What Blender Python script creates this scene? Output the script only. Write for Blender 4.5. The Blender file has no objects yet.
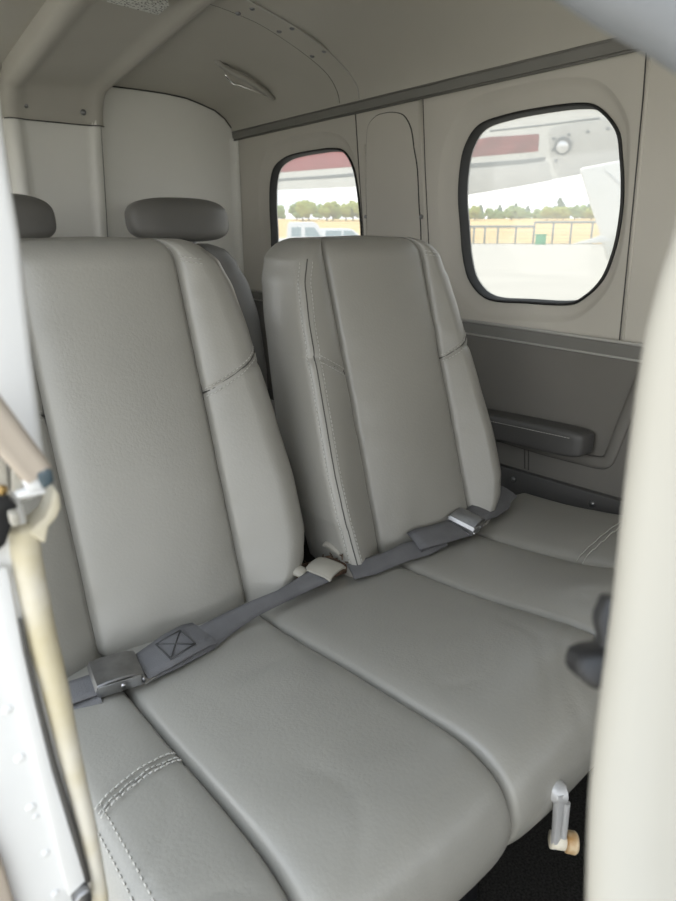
import bpy, bmesh, math, random
from mathutils import Vector, Matrix, noise
random.seed(7)
PI = math.pi
S = bpy.context.scene
COL = S.collection

# ------------------------------------------------------------------ camera
F = 670.0
PITCH = math.atan((450.5 - 231.0) / F)
AZ = math.atan((338 + 171.0) / (F / math.cos(PITCH)))
FH = Vector((math.sin(AZ), math.cos(AZ), 0))
ZUP = Vector((0, 0, 1))
FWD = FH * math.cos(PITCH) - ZUP * math.sin(PITCH)
UP = FH * math.sin(PITCH) + ZUP * math.cos(PITCH)
RT = FWD.cross(UP)
EYE = Vector((0, 0, 1.0))
cd = bpy.data.cameras.new('camera')
cam = bpy.data.objects.new('camera', cd)
COL.objects.link(cam)
cam.location = EYE
cam.rotation_euler = Matrix((RT, UP, -FWD)).transposed().to_euler()
cd.sensor_fit = 'HORIZONTAL'
cd.sensor_width = 36
cd.lens = 36 * F / 676
cd.clip_start = 0.01
cd.clip_end = 3000
cd.dof.use_dof = True
cd.dof.focus_distance = 1.15
cd.dof.aperture_fstop = 14
S.camera = cam


def ray(x, y):
    return FWD * F + RT * (x - 338) + UP * (450.5 - y)


def at_x(x, y, X):
    d = ray(x, y)
    return EYE + d * (X / d.x)


def at_y(x, y, Y):
    d = ray(x, y)
    return EYE + d * (Y / d.y)


def at_z(x, y, Z):
    d = ray(x, y)
    return EYE + d * ((Z - 1.0) / d.z)


def at_plane(x, y, P, n):
    d = ray(x, y)
    return EYE + d * ((P - EYE).dot(n) / d.dot(n))


def far(px, dist, z=-0.6):
    """ground point on the bearing of picture column px, dist metres away"""
    a = AZ + math.atan((px - 338) * math.cos(PITCH) / F)
    return Vector((dist * math.sin(a), dist * math.cos(a), z))


# ------------------------------------------------------------------ materials
def mat(name, col, rough=0.5, metal=0.0, bump=0.0, bscale=200.0, var=0.0, vscale=6.0, spec=0.5, col2=None, sheen=0.0):
    m = bpy.data.materials.new(name)
    m.use_nodes = True
    nt = m.node_tree
    b = nt.nodes['Principled BSDF']
    b.inputs['Base Color'].default_value = (*col, 1)
    b.inputs['Roughness'].default_value = rough
    b.inputs['Metallic'].default_value = metal
    b.inputs['Specular IOR Level'].default_value = spec
    tc = nt.nodes.new('ShaderNodeTexCoord')
    if var > 0 or col2:
        n = nt.nodes.new('ShaderNodeTexNoise')
        n.inputs['Scale'].default_value = vscale
        n.inputs['Detail'].default_value = 5
        nt.links.new(tc.outputs['Object'], n.inputs['Vector'])
        r = nt.nodes.new('ShaderNodeValToRGB')
        r.color_ramp.elements[0].position = 0.35
        r.color_ramp.elements[1].position = 0.65
        c2 = col2 if col2 else tuple(min(1, c * (1 + var)) for c in col)
        c1 = col if col2 else tuple(c * (1 - var) for c in col)
        r.color_ramp.elements[0].color = (*c1, 1)
        r.color_ramp.elements[1].color = (*c2, 1)
        nt.links.new(n.outputs['Fac'], r.inputs['Fac'])
        nt.links.new(r.outputs['Color'], b.inputs['Base Color'])
    if bump > 0:
        n2 = nt.nodes.new('ShaderNodeTexNoise')
        n2.inputs['Scale'].default_value = bscale
        n2.inputs['Detail'].default_value = 3
        nt.links.new(tc.outputs['Object'], n2.inputs['Vector'])
        bp = nt.nodes.new('ShaderNodeBump')
        bp.inputs['Strength'].default_value = bump
        bp.inputs['Distance'].default_value = 0.002
        nt.links.new(n2.outputs['Fac'], bp.inputs['Height'])
        nt.links.new(bp.outputs['Normal'], b.inputs['Normal'])
    return m


M = {}
M['leather'] = mat('grey_leather', (.272, .264, .238), .36, bump=.18, bscale=260, var=.03, vscale=5, spec=.6)
M['leather_old'] = mat('dark_grey_leather', (.155, .15, .14), .42, bump=.2, bscale=260, var=.04, spec=.45)
M['thread'] = mat('grey_thread', (.46, .45, .42), .8)
M['thread_dark'] = mat('dark_thread', (.05, .05, .05), .8)
M['crease'] = mat('seam_gap', (.07, .067, .062), .9)
M['cream'] = mat('cream_vinyl', (.50, .475, .42), .55, bump=.08, bscale=300, var=.025, vscale=3)
M['headliner'] = mat('headliner_vinyl', (.44, .42, .37), .6, bump=.08, bscale=300, var=.03, vscale=3)
M['bulkhead'] = mat('bulkhead_vinyl', (.74, .73, .68), .55, bump=.08, bscale=250, var=.03, vscale=3)
M['trim'] = mat('grey_trim', (.17, .165, .15), .5, var=.05)
M['trim_edge'] = mat('trim_edge', (.45, .44, .41), .4)
M['lower'] = mat('grey_side_vinyl', (.15, .142, .126), .6, bump=.2, bscale=300, var=.03)
M['dark_vinyl'] = mat('charcoal_vinyl', (.07, .068, .065), .5, bump=.2, bscale=250)
M['black'] = mat('black_plastic', (.010, .010, .011), .45)
M['rubber'] = mat('black_rubber', (.012, .012, .0115), .6, var=.2, vscale=30)
M['white_paint'] = mat('white_paint', (.72, .725, .725), .4, var=.02, vscale=12)
M['seal'] = mat('aged_cream_rubber', (.56, .50, .34), .6, bump=.3, bscale=60, col2=(.66, .63, .55), vscale=28)
M['jamb'] = mat('cream_jamb', (.38, .36, .31), .5, var=.02, vscale=8, bump=.05, bscale=40)
M['header'] = mat('grey_padded_vinyl', (.18, .19, .205), .55, bump=.1, bscale=200)
M['metal'] = mat('chrome', (.42, .42, .43), .28, 1.0, var=.05, vscale=40)
M['steel'] = mat('worn_steel', (.30, .30, .305), .38, 1.0, var=.1, vscale=60)
M['silver_paint'] = mat('silver_paint', (.45, .45, .45), .45, .3, var=.08, vscale=40)
M['webbing'] = mat('grey_webbing', (.115, .115, .12), .75, bump=.5, bscale=700, var=.08, vscale=25)
M['flap'] = mat('pale_vinyl_flap', (.31, .295, .255), .5, bump=.1, var=.05, vscale=20)
M['brown'] = mat('brown_fibre', (.09, .055, .035), .95, bump=1, bscale=400, var=.4, vscale=120)
M['lever'] = mat('tan_lever', (.38, .31, .25), .45, col2=(.44, .39, .33), vscale=14)
M['blue_cap'] = mat('blue_grey_cap', (.05, .075, .09), .4)
M['brass'] = mat('brass', (.30, .2, .08), .3, 1.0)
M['knob'] = mat('tan_knob', (.55, .45, .30), .5, col2=(.36, .2, .07), vscale=60)
M['knob_white'] = mat('ivory_bush', (.62, .58, .48), .5)
M['carpet'] = mat('black_carpet', (.022, .021, .019), 1.0, bump=1.0, bscale=500, var=.5, vscale=250, spec=.1)
M['placard'] = mat('placard', (.52, .52, .48), .6)
M['bright'] = mat('bright_metal', (.85, .85, .85), .2, 1.0)
M['handle_leather'] = mat('strap_vinyl', (.36, .345, .31), .5)
# speckled placard
nt = M['placard'].node_tree
tc = nt.nodes.new('ShaderNodeTexCoord')
v = nt.nodes.new('ShaderNodeTexVoronoi')
v.inputs['Scale'].default_value = 170
rp = nt.nodes.new('ShaderNodeValToRGB')
rp.color_ramp.elements[0].position = .3
rp.color_ramp.elements[0].color = (.12, .12, .11, 1)
rp.color_ramp.elements[1].position = .45
rp.color_ramp.elements[1].color = (.62, .62, .58, 1)
nt.links.new(tc.outputs['Object'], v.inputs['Vector'])
nt.links.new(v.outputs['Distance'], rp.inputs['Fac'])
nt.links.new(rp.outputs['Color'], nt.nodes['Principled BSDF'].inputs['Base Color'])
# outdoors
M['concrete'] = mat('apron_concrete', (.40, .38, .33), .9, var=.06, vscale=.4)
M['dry_grass'] = mat('dry_grass', (.52, .34, .13), 1.0, col2=(.58, .42, .19), vscale=.05)
M['red'] = mat('red_paint', (.36, .035, .05), .4, var=.1, vscale=4)
M['maroon'] = mat('maroon_paint', (.30, .07, .07), .4, var=.25, vscale=9)
M['wing_white'] = mat('aircraft_white', (.78, .78, .75), .45, var=.05, vscale=3)
M['wing_grey'] = mat('aircraft_grey', (.58, .58, .56), .45, .1, var=.05, vscale=5)
M['gap_grey'] = mat('flap_gap_grey', (.20, .22, .23), .5)
M['strut'] = mat('strut_white', (.74, .73, .68), .4)
M['leaf_a'] = mat('leaf_green', (.20, .28, .10), .9, col2=(.28, .36, .13), vscale=1.5)
M['leaf_b'] = mat('leaf_yellow_green', (.26, .30, .05), .9, col2=(.34, .36, .08), vscale=1.5)
M['leaf_c'] = mat('leaf_dark', (.13, .19, .14), .9, col2=(.18, .24, .17), vscale=1.5)
M['bark'] = mat('bark', (.12, .09, .06), .9)
M['green'] = mat('bin_green', (.03, .36, .15), .5)
M['fence'] = mat('fence_metal', (.22, .25, .24), .6)
M['car_white'] = mat('car_white', (.78, .79, .8), .3)
M['car_glass'] = mat('car_glass', (.28, .38, .42), .1)
M['lens'] = mat('lamp_lens', (.75, .75, .75), .12, .6)

g = bpy.data.materials.new('window_acrylic')
g.use_nodes = True
nt = g.node_tree
nt.nodes.clear()
out = nt.nodes.new('ShaderNodeOutputMaterial')
tr = nt.nodes.new('ShaderNodeBsdfTransparent')
tr.inputs['Color'].default_value = (.44, .44, .43, 1)  # grey tint dims the overbright outdoors behind the pane
gl = nt.nodes.new('ShaderNodeBsdfGlossy')
gl.inputs['Roughness'].default_value = .05
tl = nt.nodes.new('ShaderNodeBsdfTranslucent')
tl.inputs['Color'].default_value = (.95, .95, .9, 1)
m1 = nt.nodes.new('ShaderNodeMixShader')
m1.inputs['Fac'].default_value = .16  # milky share puts a veil of outdoor haze into the glass
m2 = nt.nodes.new('ShaderNodeMixShader')
nt.links.new(tr.outputs[0], m1.inputs[1])
nt.links.new(tl.outputs[0], m1.inputs[2])
m2.inputs['Fac'].default_value = .05
nt.links.new(m1.outputs[0], m2.inputs[1])
nt.links.new(gl.outputs[0], m2.inputs[2])
nt.links.new(m2.outputs[0], out.inputs[0])
M['pane'] = g
g2_ = g.copy()
g2_.name = 'added_pane_acrylic'  # clearer copy for the unseen windows added to let daylight in
for n_ in g2_.node_tree.nodes:
    if n_.type == 'BSDF_TRANSPARENT':
        n_.inputs['Color'].default_value = (.92, .92, .92, 1)
    if n_.type == 'MIX_SHADER' and abs(n_.inputs['Fac'].default_value - .16) < .01:
        n_.inputs['Fac'].default_value = .05
M['added_pane'] = g2_


# ------------------------------------------------------------------ object helpers
def mesh_obj(name, verts, faces, m, parent=None, smooth=True, loc=None):
    me = bpy.data.meshes.new(name)
    me.from_pydata([tuple(v) for v in verts], [], faces)
    me.update()
    bm = bmesh.new()
    bm.from_mesh(me)
    bmesh.ops.recalc_face_normals(bm, faces=bm.faces)
    bm.to_mesh(me)
    bm.free()
    if smooth:
        me.polygons.foreach_set('use_smooth', [True] * len(me.polygons))
    me.materials.append(m)
    return link(name, me, parent, loc)


def link(name, me, parent=None, loc=None):
    o = bpy.data.objects.new(name, me)
    COL.objects.link(o)
    if parent is not None:
        o.parent = parent
        o.matrix_parent_inverse = world(parent).inverted()
    return o


def world(o):
    m = o.matrix_basis.copy()
    while o.parent:
        m = o.parent.matrix_basis @ o.matrix_parent_inverse.inverted().inverted() @ m if False else o.parent.matrix_basis @ o.matrix_parent_inverse @ m
        o = o.parent
    return m


def empty(name, loc):
    o = bpy.data.objects.new(name, None)
    o.empty_display_size = .05
    o.location = loc
    COL.objects.link(o)
    return o


def tag(o, label=None, cat=None, group=None, kind=None):
    if label:
        o['label'] = label
    if cat:
        o['category'] = cat
    if group:
        o['group'] = group
    if kind:
        o['kind'] = kind
    return o


def recenter(o):
    """move a mesh's origin to its own base centre"""
    me = o.data
    vs = [v.co for v in me.vertices]
    c = Vector(((min(v.x for v in vs) + max(v.x for v in vs)) / 2, (min(v.y for v in vs) + max(v.y for v in vs)) / 2, min(v.z for v in vs)))
    me.transform(Matrix.Translation(-c))
    o.matrix_basis = o.matrix_basis @ Matrix.Translation(c)
    return o


class MB:
    """collects shapes into one mesh"""
    def __init__(s):
        s.v = []
        s.f = []

    def add(s, vs, fs):
        n = len(s.v)
        s.v += [Vector(v) for v in vs]
        s.f += [tuple(i + n for i in f) for f in fs]

    def box(s, c, size, rot=None, bevel=0.0, seg=2):
        bm = bmesh.new()
        bmesh.ops.create_cube(bm, size=1)
        for v in bm.verts:
            v.co = Vector((v.co.x * size[0], v.co.y * size[1], v.co.z * size[2]))
        if bevel > 0:
            bmesh.ops.bevel(bm, geom=bm.edges[:], offset=bevel, segments=seg, affect='EDGES', profile=.5)
        R = rot if rot is not None else Matrix.Identity(3)
        bm.verts.ensure_lookup_table()
        s.add([R @ v.co + Vector(c) for v in bm.verts], [[v.index for v in f.verts] for f in bm.faces])
        bm.free()

    def tube(s, pts, r, n=10, caps=True, flat=1.0, flat_dir=None):
        pts = [Vector(p) for p in pts]
        rs = r if isinstance(r, (list, tuple)) else [r] * len(pts)
        rings = []
        prev = None
        for i, p in enumerate(pts):
            t = (pts[min(i + 1, len(pts) - 1)] - pts[max(i - 1, 0)]).normalized()
            ref = flat_dir if flat_dir is not None else (Vector((0, 0, 1)) if abs(t.z) < .9 else Vector((1, 0, 0)))
            a = prev if prev is not None and flat_dir is None else ref
            a = (a - t * a.dot(t)).normalized()
            prev = a
            b = t.cross(a)
            rings.append([p + a * (math.cos(2 * PI * k / n) * rs[i] * flat) + b * (math.sin(2 * PI * k / n) * rs[i]) for k in range(n)])
        vs = [q for rg in rings for q in rg]
        fs = []
        for i in range(len(pts) - 1):
            for k in range(n):
                fs.append((i * n + k, i * n + (k + 1) % n, (i + 1) * n + (k + 1) % n, (i + 1) * n + k))
        if caps:
            fs.append(tuple(range(n))[::-1])
            fs.append(tuple((len(pts) - 1) * n + k for k in range(n)))
        s.add(vs, fs)

    def prism(s, outline, offset, bevel=0.0):
        """closed 3-D outline extruded by the vector offset"""
        bm = bmesh.new()
        vs = [bm.verts.new(p) for p in outline]
        f = bm.faces.new(vs)
        r = bmesh.ops.extrude_face_region(bm, geom=[f])
        for e in r['geom']:
            if isinstance(e, bmesh.types.BMVert):
                e.co += Vector(offset)
        if bevel > 0:
            bmesh.ops.recalc_face_normals(bm, faces=bm.faces)
            eds = [e for e in bm.edges if len(e.link_faces) == 2 and e.calc_face_angle() > .6]
            bmesh.ops.bevel(bm, geom=eds, offset=bevel, segments=3, affect='EDGES', profile=.5)
        bm.verts.index_update()
        s.add([v.co.copy() for v in bm.verts], [[v.index for v in f.verts] for f in bm.faces])
        bm.free()

    def sphere(s, c, r, seg=10, rings=6, scale=(1, 1, 1)):
        bm = bmesh.new()
        bmesh.ops.create_uvsphere(bm, u_segments=seg, v_segments=rings, radius=r)
        bm.verts.index_update()
        s.add([Vector((v.co.x * scale[0], v.co.y * scale[1], v.co.z * scale[2])) + Vector(c) for v in bm.verts], [[v.index for v in f.verts] for f in bm.faces])
        bm.free()

    def grid(s, rows, close=False):
        n = len(rows[0])
        vs = [p for r in rows for p in r]
        fs = []
        for i in range(len(rows) - 1):
            for k in range(n if close else n - 1):
                fs.append((i * n + k, i * n + (k + 1) % n, (i + 1) * n + (k + 1) % n, (i + 1) * n + k))
        s.add(vs, fs)

    def obj(s, name, m, parent=None, smooth=True):
        return mesh_obj(name, s.v, s.f, m, parent, smooth)


def auto_smooth(o, ang=35):
    """sharp edges by angle, kept in the mesh"""
    me = o.data
    bm = bmesh.new()
    bm.from_mesh(me)
    for e in bm.edges:
        if len(e.link_faces) == 2 and e.calc_face_angle() > math.radians(ang):
            e.smooth = False
    bm.to_mesh(me)
    bm.free()
    return o


def interp(x, tab):
    if x <= tab[0][0]:
        return tab[0][1]
    for (a, b), (c, d) in zip(tab, tab[1:]):
        if x <= c:
            t = (x - a) / (c - a)
            t = t * t * (3 - 2 * t) * .35 + t * .65
            return b + (d - b) * t
    return tab[-1][1]


def spline(pts, n, closed=False):
    """Catmull-Rom through pts, n samples per span"""
    P = [Vector(p) for p in pts]
    N = len(P)
    res = []
    spans = N if closed else N - 1
    for i in range(spans):
        if closed:
            a, b, c, d = P[(i - 1) % N], P[i], P[(i + 1) % N], P[(i + 2) % N]
        else:
            a, b, c, d = P[max(i - 1, 0)], P[i], P[i + 1], P[min(i + 2, N - 1)]
        for k in range(n):
            t = k / n
            res.append(.5 * ((2 * b) + (c - a) * t + (2 * a - 5 * b + 4 * c - d) * t * t + (3 * b - a - 3 * c + d) * t ** 3))
    if not closed:
        res.append(P[-1])
    return res


def dashes(mb, pts, normals, dash=.0045, gap=.003, r=.0007, lift=.0006):
    """a line of thread stitches laid along a polyline on a surface"""
    L = [0]
    for a, b in zip(pts, pts[1:]):
        L.append(L[-1] + (b - a).length)

    def at(d):
        for i in range(len(pts) - 1):
            if L[i + 1] >= d:
                t = (d - L[i]) / max(1e-9, L[i + 1] - L[i])
                return pts[i].lerp(pts[i + 1], t), normals[i]
        return pts[-1], normals[-1]
    d = 0
    while d + dash < L[-1]:
        p, n = at(d)
        q, n2 = at(d + dash)
        mb.tube([p + n * 0, p.lerp(q, .25) + n * lift * 1.6, p.lerp(q, .75) + n2 * lift * 1.6, q], r, 5)
        d += dash + gap


# ------------------------------------------------------------------ BENCH SEAT
bench = empty('bench_seat', (.66, .6, 0))
tag(bench, 'wide grey leather bench seat with two tall seat backs in the middle of the cabin', 'seat')

K = .30
ZB, ZT = .405, .988
TH = .135
HC = [(.405, .15), (.425, .178), (.45, .200), (.48, .216), (.52, .226), (.6, .226), (.7, .218), (.84, .206), (.91, .196), (.95, .182), (.975, .164), (.988, .154)]
PR = [(.44, .040), (.5, .040), (.6, .035), (.7, .025), (.84, .010), (.93, .002), (.99, 0)]
SEAM = .12


def front_depth(x, z, hc, seed):
    ax = abs(x)
    p = interp(z, PR)
    gro = .009 * math.exp(-((ax - SEAM) / .0045) ** 2) + .004 * math.exp(-((ax - SEAM) / .016) ** 2)
    if ax <= SEAM:
        d = -.013 * (1 - (ax / SEAM) ** 2)
    else:
        t = min(1, (ax - SEAM) / max(.01, hc - SEAM))
        d = -p * t * t * (3 - 2 * t) - .010 * math.sin(PI * min(1, t)) ** .8
        zl = .752 + (ax - SEAM) * .55
        gro += .0030 * math.exp(-((z - zl) / .0035) ** 2) + .002 * math.exp(-((z - zl) / .011) ** 2)
    d += gro
    # soft puckers that run off the seams
    near = math.exp(-((ax - SEAM) / .035) ** 2)
    d += .0022 * near * noise.noise(Vector((x * 8, z * 28, seed)))
    d += .004 * noise.noise(Vector((x * 5, z * 4.5, seed + 3.1)))
    low = max(0, 1 - (z - .44) / .13)
    d += .0035 * low * noise.noise(Vector((x * 26, z * 14, seed + 9)))
    return d


def yfront(z):
    return .865 + .335 * (z - .45)


def hc_left(z):
    return interp(z, HC) if z > .55 else max(interp(z, HC), interp(z, [(.405, .205), (.43, .218), (.55, .2265)]))


def section(z, seed, inset, nf, R=.022, R2=.03, RR=.05, wide=0.0):
    """loop of (x, depth) at height z; returns points and the seam / stitch indices"""
    hc = hc_left(z)
    pts = []
    idx = {}
    xs = []
    # x samples across the front, dense near seams
    e = hc - R
    base = [0, .02, .04, .06, .08, .095, .104, .110, .114, .117, .1185, .12, .1215, .123, .126, .130, .136, .145, .155]
    rest = []
    for k in range(1, nf + 1):
        rest.append(k / nf)
    pos = [b for b in base if b < .12] + [.12]
    lo = .12
    fr = [.012, .03, .06, .10, .16, .25, .36, .48, .6, .72, .83, .92, 1.0]
    posl = pos + [lo + max(.006, e - lo) * f for f in fr]
    hc = interp(z, HC) + wide
    e = hc - min(RR, (hc - SEAM) * .7)
    RR = hc - e
    pos = pos + [lo + max(.006, e - lo) * f for f in fr]
    full = [-p for p in reversed(posl[1:])] + pos
    n_side = 4
    for x in full:
        pts.append((x, front_depth(x, z, hc if x > 0 else hc_left(z), seed)))
    dl = pts[0][1]
    dr = pts[-1][1]
    npos = len(pos)
    idx['seamL'] = npos - 1 - 11
    idx['seamR'] = npos - 1 + 11
    idx['stL'] = 0
    idx['stR'] = len(full) - 1
    # right corner, side, back, left
    xe = full[-1]
    for k in range(1, 5):
        a = PI / 2 * k / 4
        pts.append((xe + RR * math.sin(a), dr + RR * (1 - math.cos(a))))
    hx = xe + RR
    bs = TH - R2
    for k in range(1, 7):
        t = k / 6
        pts.append((hx + .006 * math.sin(PI * t) + .004 * t, dr + RR + (bs - dr - RR) * t))
    hx += .004
    for k in range(1, 5):
        a = PI / 2 * k / 4
        pts.append((hx - R2 * (1 - math.cos(a)), bs + R2 * math.sin(a)))
    xb = hx - R2
    for k in range(1, 12):
        t = k / 12
        pts.append((xb - 2 * xb * t, TH + .006 * math.sin(PI * t)))
    for k in range(0, 5):
        a = PI / 2 * k / 4
        pts.append((-xb - R2 * math.sin(a), bs + R2 * math.cos(a)))
    hx = -full[0] + R + .004
    for k in range(1, 7):
        t = k / 6
        pts.append((-hx - .006 * math.sin(PI * t) + .004 * t, bs + (dl + R - bs) * t))
    hx -= .004
    xe = -full[0]
    for k in range(1, 4):
        a = PI / 2 * k / 4
        pts.append((-xe - R * math.cos(a), dl + R * (1 - math.sin(a))))
    if inset > 0:
        sx = (hc - inset) / hc
        md = TH / 2
        sd = (md - inset) / md
        pts = [(x * sx, md + (d - md) * sd) for x, d in pts]
    return pts, idx


def levels():
    out = []
    RB, RTp = .03, .034
    for k in range(0, 8):
        a = PI / 2 * (1 - k / 8)
        out.append((ZB + RB - RB * math.sin(a), RB * (1 - math.cos(a))))
    n = 150
    for k in range(n + 1):
        out.append((ZB + RB + (ZT - RTp - ZB - RB) * k / n, 0))
    for k in range(1, 11):
        a = PI / 2 * k / 10
        out.append((ZT - RTp + RTp * math.sin(a), RTp * (1 - math.cos(a))))
    return out


def backrest(cx, seed, label, shear=0.0, wide=0.0):
    rows = []
    idx = None
    LV = levels()
    for z, ins in LV:
        s, idx = section(z, seed, ins, 8, wide=wide)
        rows.append([Vector((cx + shear * (z - .45) + x, yfront(z) + d, z)) for x, d in s])
    n = len(rows[0])
    o_parts = {}

    def faces_between(cols):
        mb = MB()
        mb.grid([[r[c] for c in cols] for r in rows])
        return mb
    sl, sr, stl, st_r = idx['seamL'], idx['seamR'], idx['stL'], idx['stR']
    st_r += 9
    shell = faces_between(list(range(st_r, n)) + [0])
    # top and bottom caps
    for r in (rows[0], rows[-1]):
        c = Vector((0, 0, 0))
        for p in r:
            c += p
        c /= n
        if r is rows[-1]:
            c.z += .004
        shell.add([c] + r, [(0, 1 + k, 1 + (k + 1) % n) for k in range(n)])
    back = shell.obj('backrest', M['leather'], bench)
    tag(back, label)
    faces_between(list(range(sl, sr + 1))).obj('center_panel', M['leather'], back)
    faces_between(list(range(stl, sl + 1))).obj('side_bolster', M['leather'], back)
    faces_between(list(range(sr, st_r + 1))).obj('side_bolster', M['leather'], back)

    def surf(x, z):
        hc = interp(z, HC) + wide if x > 0 else hc_left(z)
        d = front_depth(x, z, hc, seed)
        if x > 0:
            rr_ = min(.05, (hc - SEAM) * .7)
            if x > hc - rr_:
                d = front_depth(hc - rr_, z, hc, seed) + rr_ - math.sqrt(max(0, rr_ ** 2 - (x - hc + rr_) ** 2))
        return Vector((cx + shear * (z - .45) + x, yfront(z) + d, z))
    nrm = Vector((0, -1, .3)).normalized()
    # corner stitching, two rows each side
    for sgn in (-1, 1):
        th = MB()
        for off, nn in () if sgn > 0 else ((.004, Vector((sgn * .3, -1, .3))), (-.004, Vector((sgn * 1.0, -.4, .1)))):
            pts = []
            for k in range(90):
                z = ZB + .05 + (ZT - ZB - .085) * k / 89
                hc = hc_left(z)
                e = hc - .022
                if off > 0:
                    p = surf(sgn * (e - .003), z)
                else:
                    d = front_depth(sgn * e, z, hc, seed)
                    a = .9
                    p = Vector((cx + shear * (z - .45) + sgn * (e + .022 * math.sin(a)), yfront(z) + d + .022 * (1 - math.cos(a)), z))
                pts.append(p)
            dashes(th, pts, [nn.normalized()] * len(pts))
        # cross seam on the bolster, two rows
        for dz in (.006, -.006):
            pts = []
            for k in range(14):
                t = k / 13
                z0 = .752
                hc = interp(.77, HC) + (wide if sgn > 0 else 0)
                ax = SEAM + .004 + (hc - (.008 if sgn > 0 else .026) - SEAM) * t
                z = z0 + (ax - SEAM) * .55 + dz
                pts.append(surf(sgn * ax, z) + nrm * .0004)
            dashes(th, pts, [nrm] * len(pts))
        if sgn > 0:
            th.obj('stitching', M['thread'], back)
            th = MB()
            for dz in (0, .007):
                pts = [surf(SEAM + .006 + .036 * k / 8, .962 - dz - .006 * k / 8) + nrm * .0004 for k in range(9)]
                dashes(th, pts, [nrm] * 9)
        th.obj('stitching', M['thread'], back)
    cr = MB()
    for sgn in (-1, 1):
        pts = []
        for k in range(80):
            z = ZB + .035 + (ZT - ZB - .07) * k / 79
            pts.append(surf(sgn * SEAM, z) + nrm * -.0012)
        cr.tube(pts, .0016, 6)
        pts = []
        for k in range(14):
            t = k / 13
            ax = SEAM + (interp(.77, HC) + (wide - .006 if sgn > 0 else -.022) - SEAM) * t
            pts.append(surf(sgn * ax, .752 + (ax - SEAM) * .55) + nrm * -.0008)
        cr.tube(pts, .0015, 6)
        if sgn > 0:
            continue
        pts = []
        for k in range(80):
            z = ZB + .04 + (ZT - ZB - .075) * k / 79
            hc = hc_left(z)
            e = hc - .022
            d = front_depth(sgn * e, z, hc, seed)
            a = .35
            pts.append(Vector((cx + shear * (z - .45) + sgn * (e + .0215 * math.sin(a)), yfront(z) + d + .022 - .0215 * math.cos(a), z)))
        cr.tube(pts, .0012, 6)
    cr.obj('seam_gap', M['crease'], back)
    return back


backrest(.3225, 1.7, 'near seat back on the left, lit by the open door', -.012, .024)
backrest(.8400, 5.3, 'far seat back on the right, beside the window wall')

# cushion: profile swept across the bench
PROF = [(.93, .418), (.86, .424), (.80, .430), (.72, .442), (.62, .460), (.53, .477), (.46, .490), (.415, .496), (.375, .493), (.348, .479),
        (.333, .456), (.329, .430), (.337, .400), (.358, .370), (.395, .345), (.45, .332)]
prof = spline([(0, y, z) for y, z in PROF], 9)
NPR = len(prof)
pn = []
for i in range(NPR):
    t = (prof[min(i + 1, NPR - 1)] - prof[max(i - 1, 0)]).normalized()
    pn.append(Vector((0, t.z, -t.y)))
SEAMS = [.207, .447, .735, .945]
X0, X1 = .075, 1.245


def cross_y(x):
    q = SEAMS[0] - x
    return .572 - q * .12 - q * q * 2.6


def cush_z(x, i):
    """displacement along the profile normal"""
    y = prof[i].y
    d = 0
    eds = [X0] + SEAMS + [X1]
    for a, b in zip(eds, eds[1:]):
        if a <= x <= b:
            t = (x - a) / (b - a)
            amp = .010 if b - a > .22 else .008
            amp *= .45 + .55 * min(1, max(0, (.90 - y) / .3))
            d += amp * (4 * t * (1 - t)) ** .8 - amp * .55
    for s in SEAMS:
        d -= .009 * math.exp(-((x - s) / .0045) ** 2) + .003 * math.exp(-((x - s) / .015) ** 2)
    # rounded ends
    for e in (x - X0, X1 - x):
        if e < .045:
            q = 1 - max(0, e) / .045
            d -= .045 * (1 - math.sqrt(max(0, 1 - q * q)))
    # cross seams on the outer bolsters
    if x < SEAMS[0]:
        d -= .004 * math.exp(-((y - cross_y(x)) / .004) ** 2)
    if x > SEAMS[3]:
        d -= .004 * math.exp(-((y - (.60 + (x - SEAMS[3]) * .22)) / .004) ** 2)
    s = i / NPR
    d += .003 * noise.noise(Vector((x * 5, y * 5, prof[i].z * 5 + 2.2)))
    # wrinkles over the front roll
    w = math.exp(-((i - 66) / 26) ** 2)
    d += .0014 * w * noise.noise(Vector((x * 15 + y * 7, y * 11, prof[i].z * 9 + 8)))
    wr = abs(noise.noise(Vector((x * 9 - y * 6, y * 8 + x * 4, 4.4))))
    d -= .0013 * math.exp(-(wr / .07) ** 2) * w
    # the long sag crease across the near centre panel
    ln = (y - .66) - .25 * (x - .33)
    d -= .0035 * math.exp(-(ln / .018) ** 2) * math.exp(-((x - .37) / .06) ** 2)
    return d


def cush_pt(x, i):
    p = Vector((x, 0, 0)) + prof[i] + pn[i] * cush_z(x, i)
    q = min(1, max(0, (.62 - prof[i].y) / .22))
    q = q * q * (3 - 2 * q)
    p.y += q * (-.020 + .15 * max(0, x - .44) + .06 * max(0, .25 - x))
    return p


def prof_index(y):
    """index along the upper run of the profile closest to y"""
    return min(range(70), key=lambda i: abs(prof[i].y - y))


def xs_between(a, b, first, last):
    n = max(10, int((b - a) / .008))
    xs = [a + (b - a) * k / n for k in range(n + 1)]
    for s, ok in ((a, not first), (b, not last)):
        if ok:
            for o in (.0015, .003, .005, .0105):
                xs.append(s + (o if s == a else -o))
    if first:
        xs += [a + o for o in (.001, .003, .006, .011, .019, .028)]
    if last:
        xs += [b - o for o in (.001, .003, .006, .011, .019, .028)]
    return sorted(set(round(x, 5) for x in xs))


base = MB()
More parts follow.
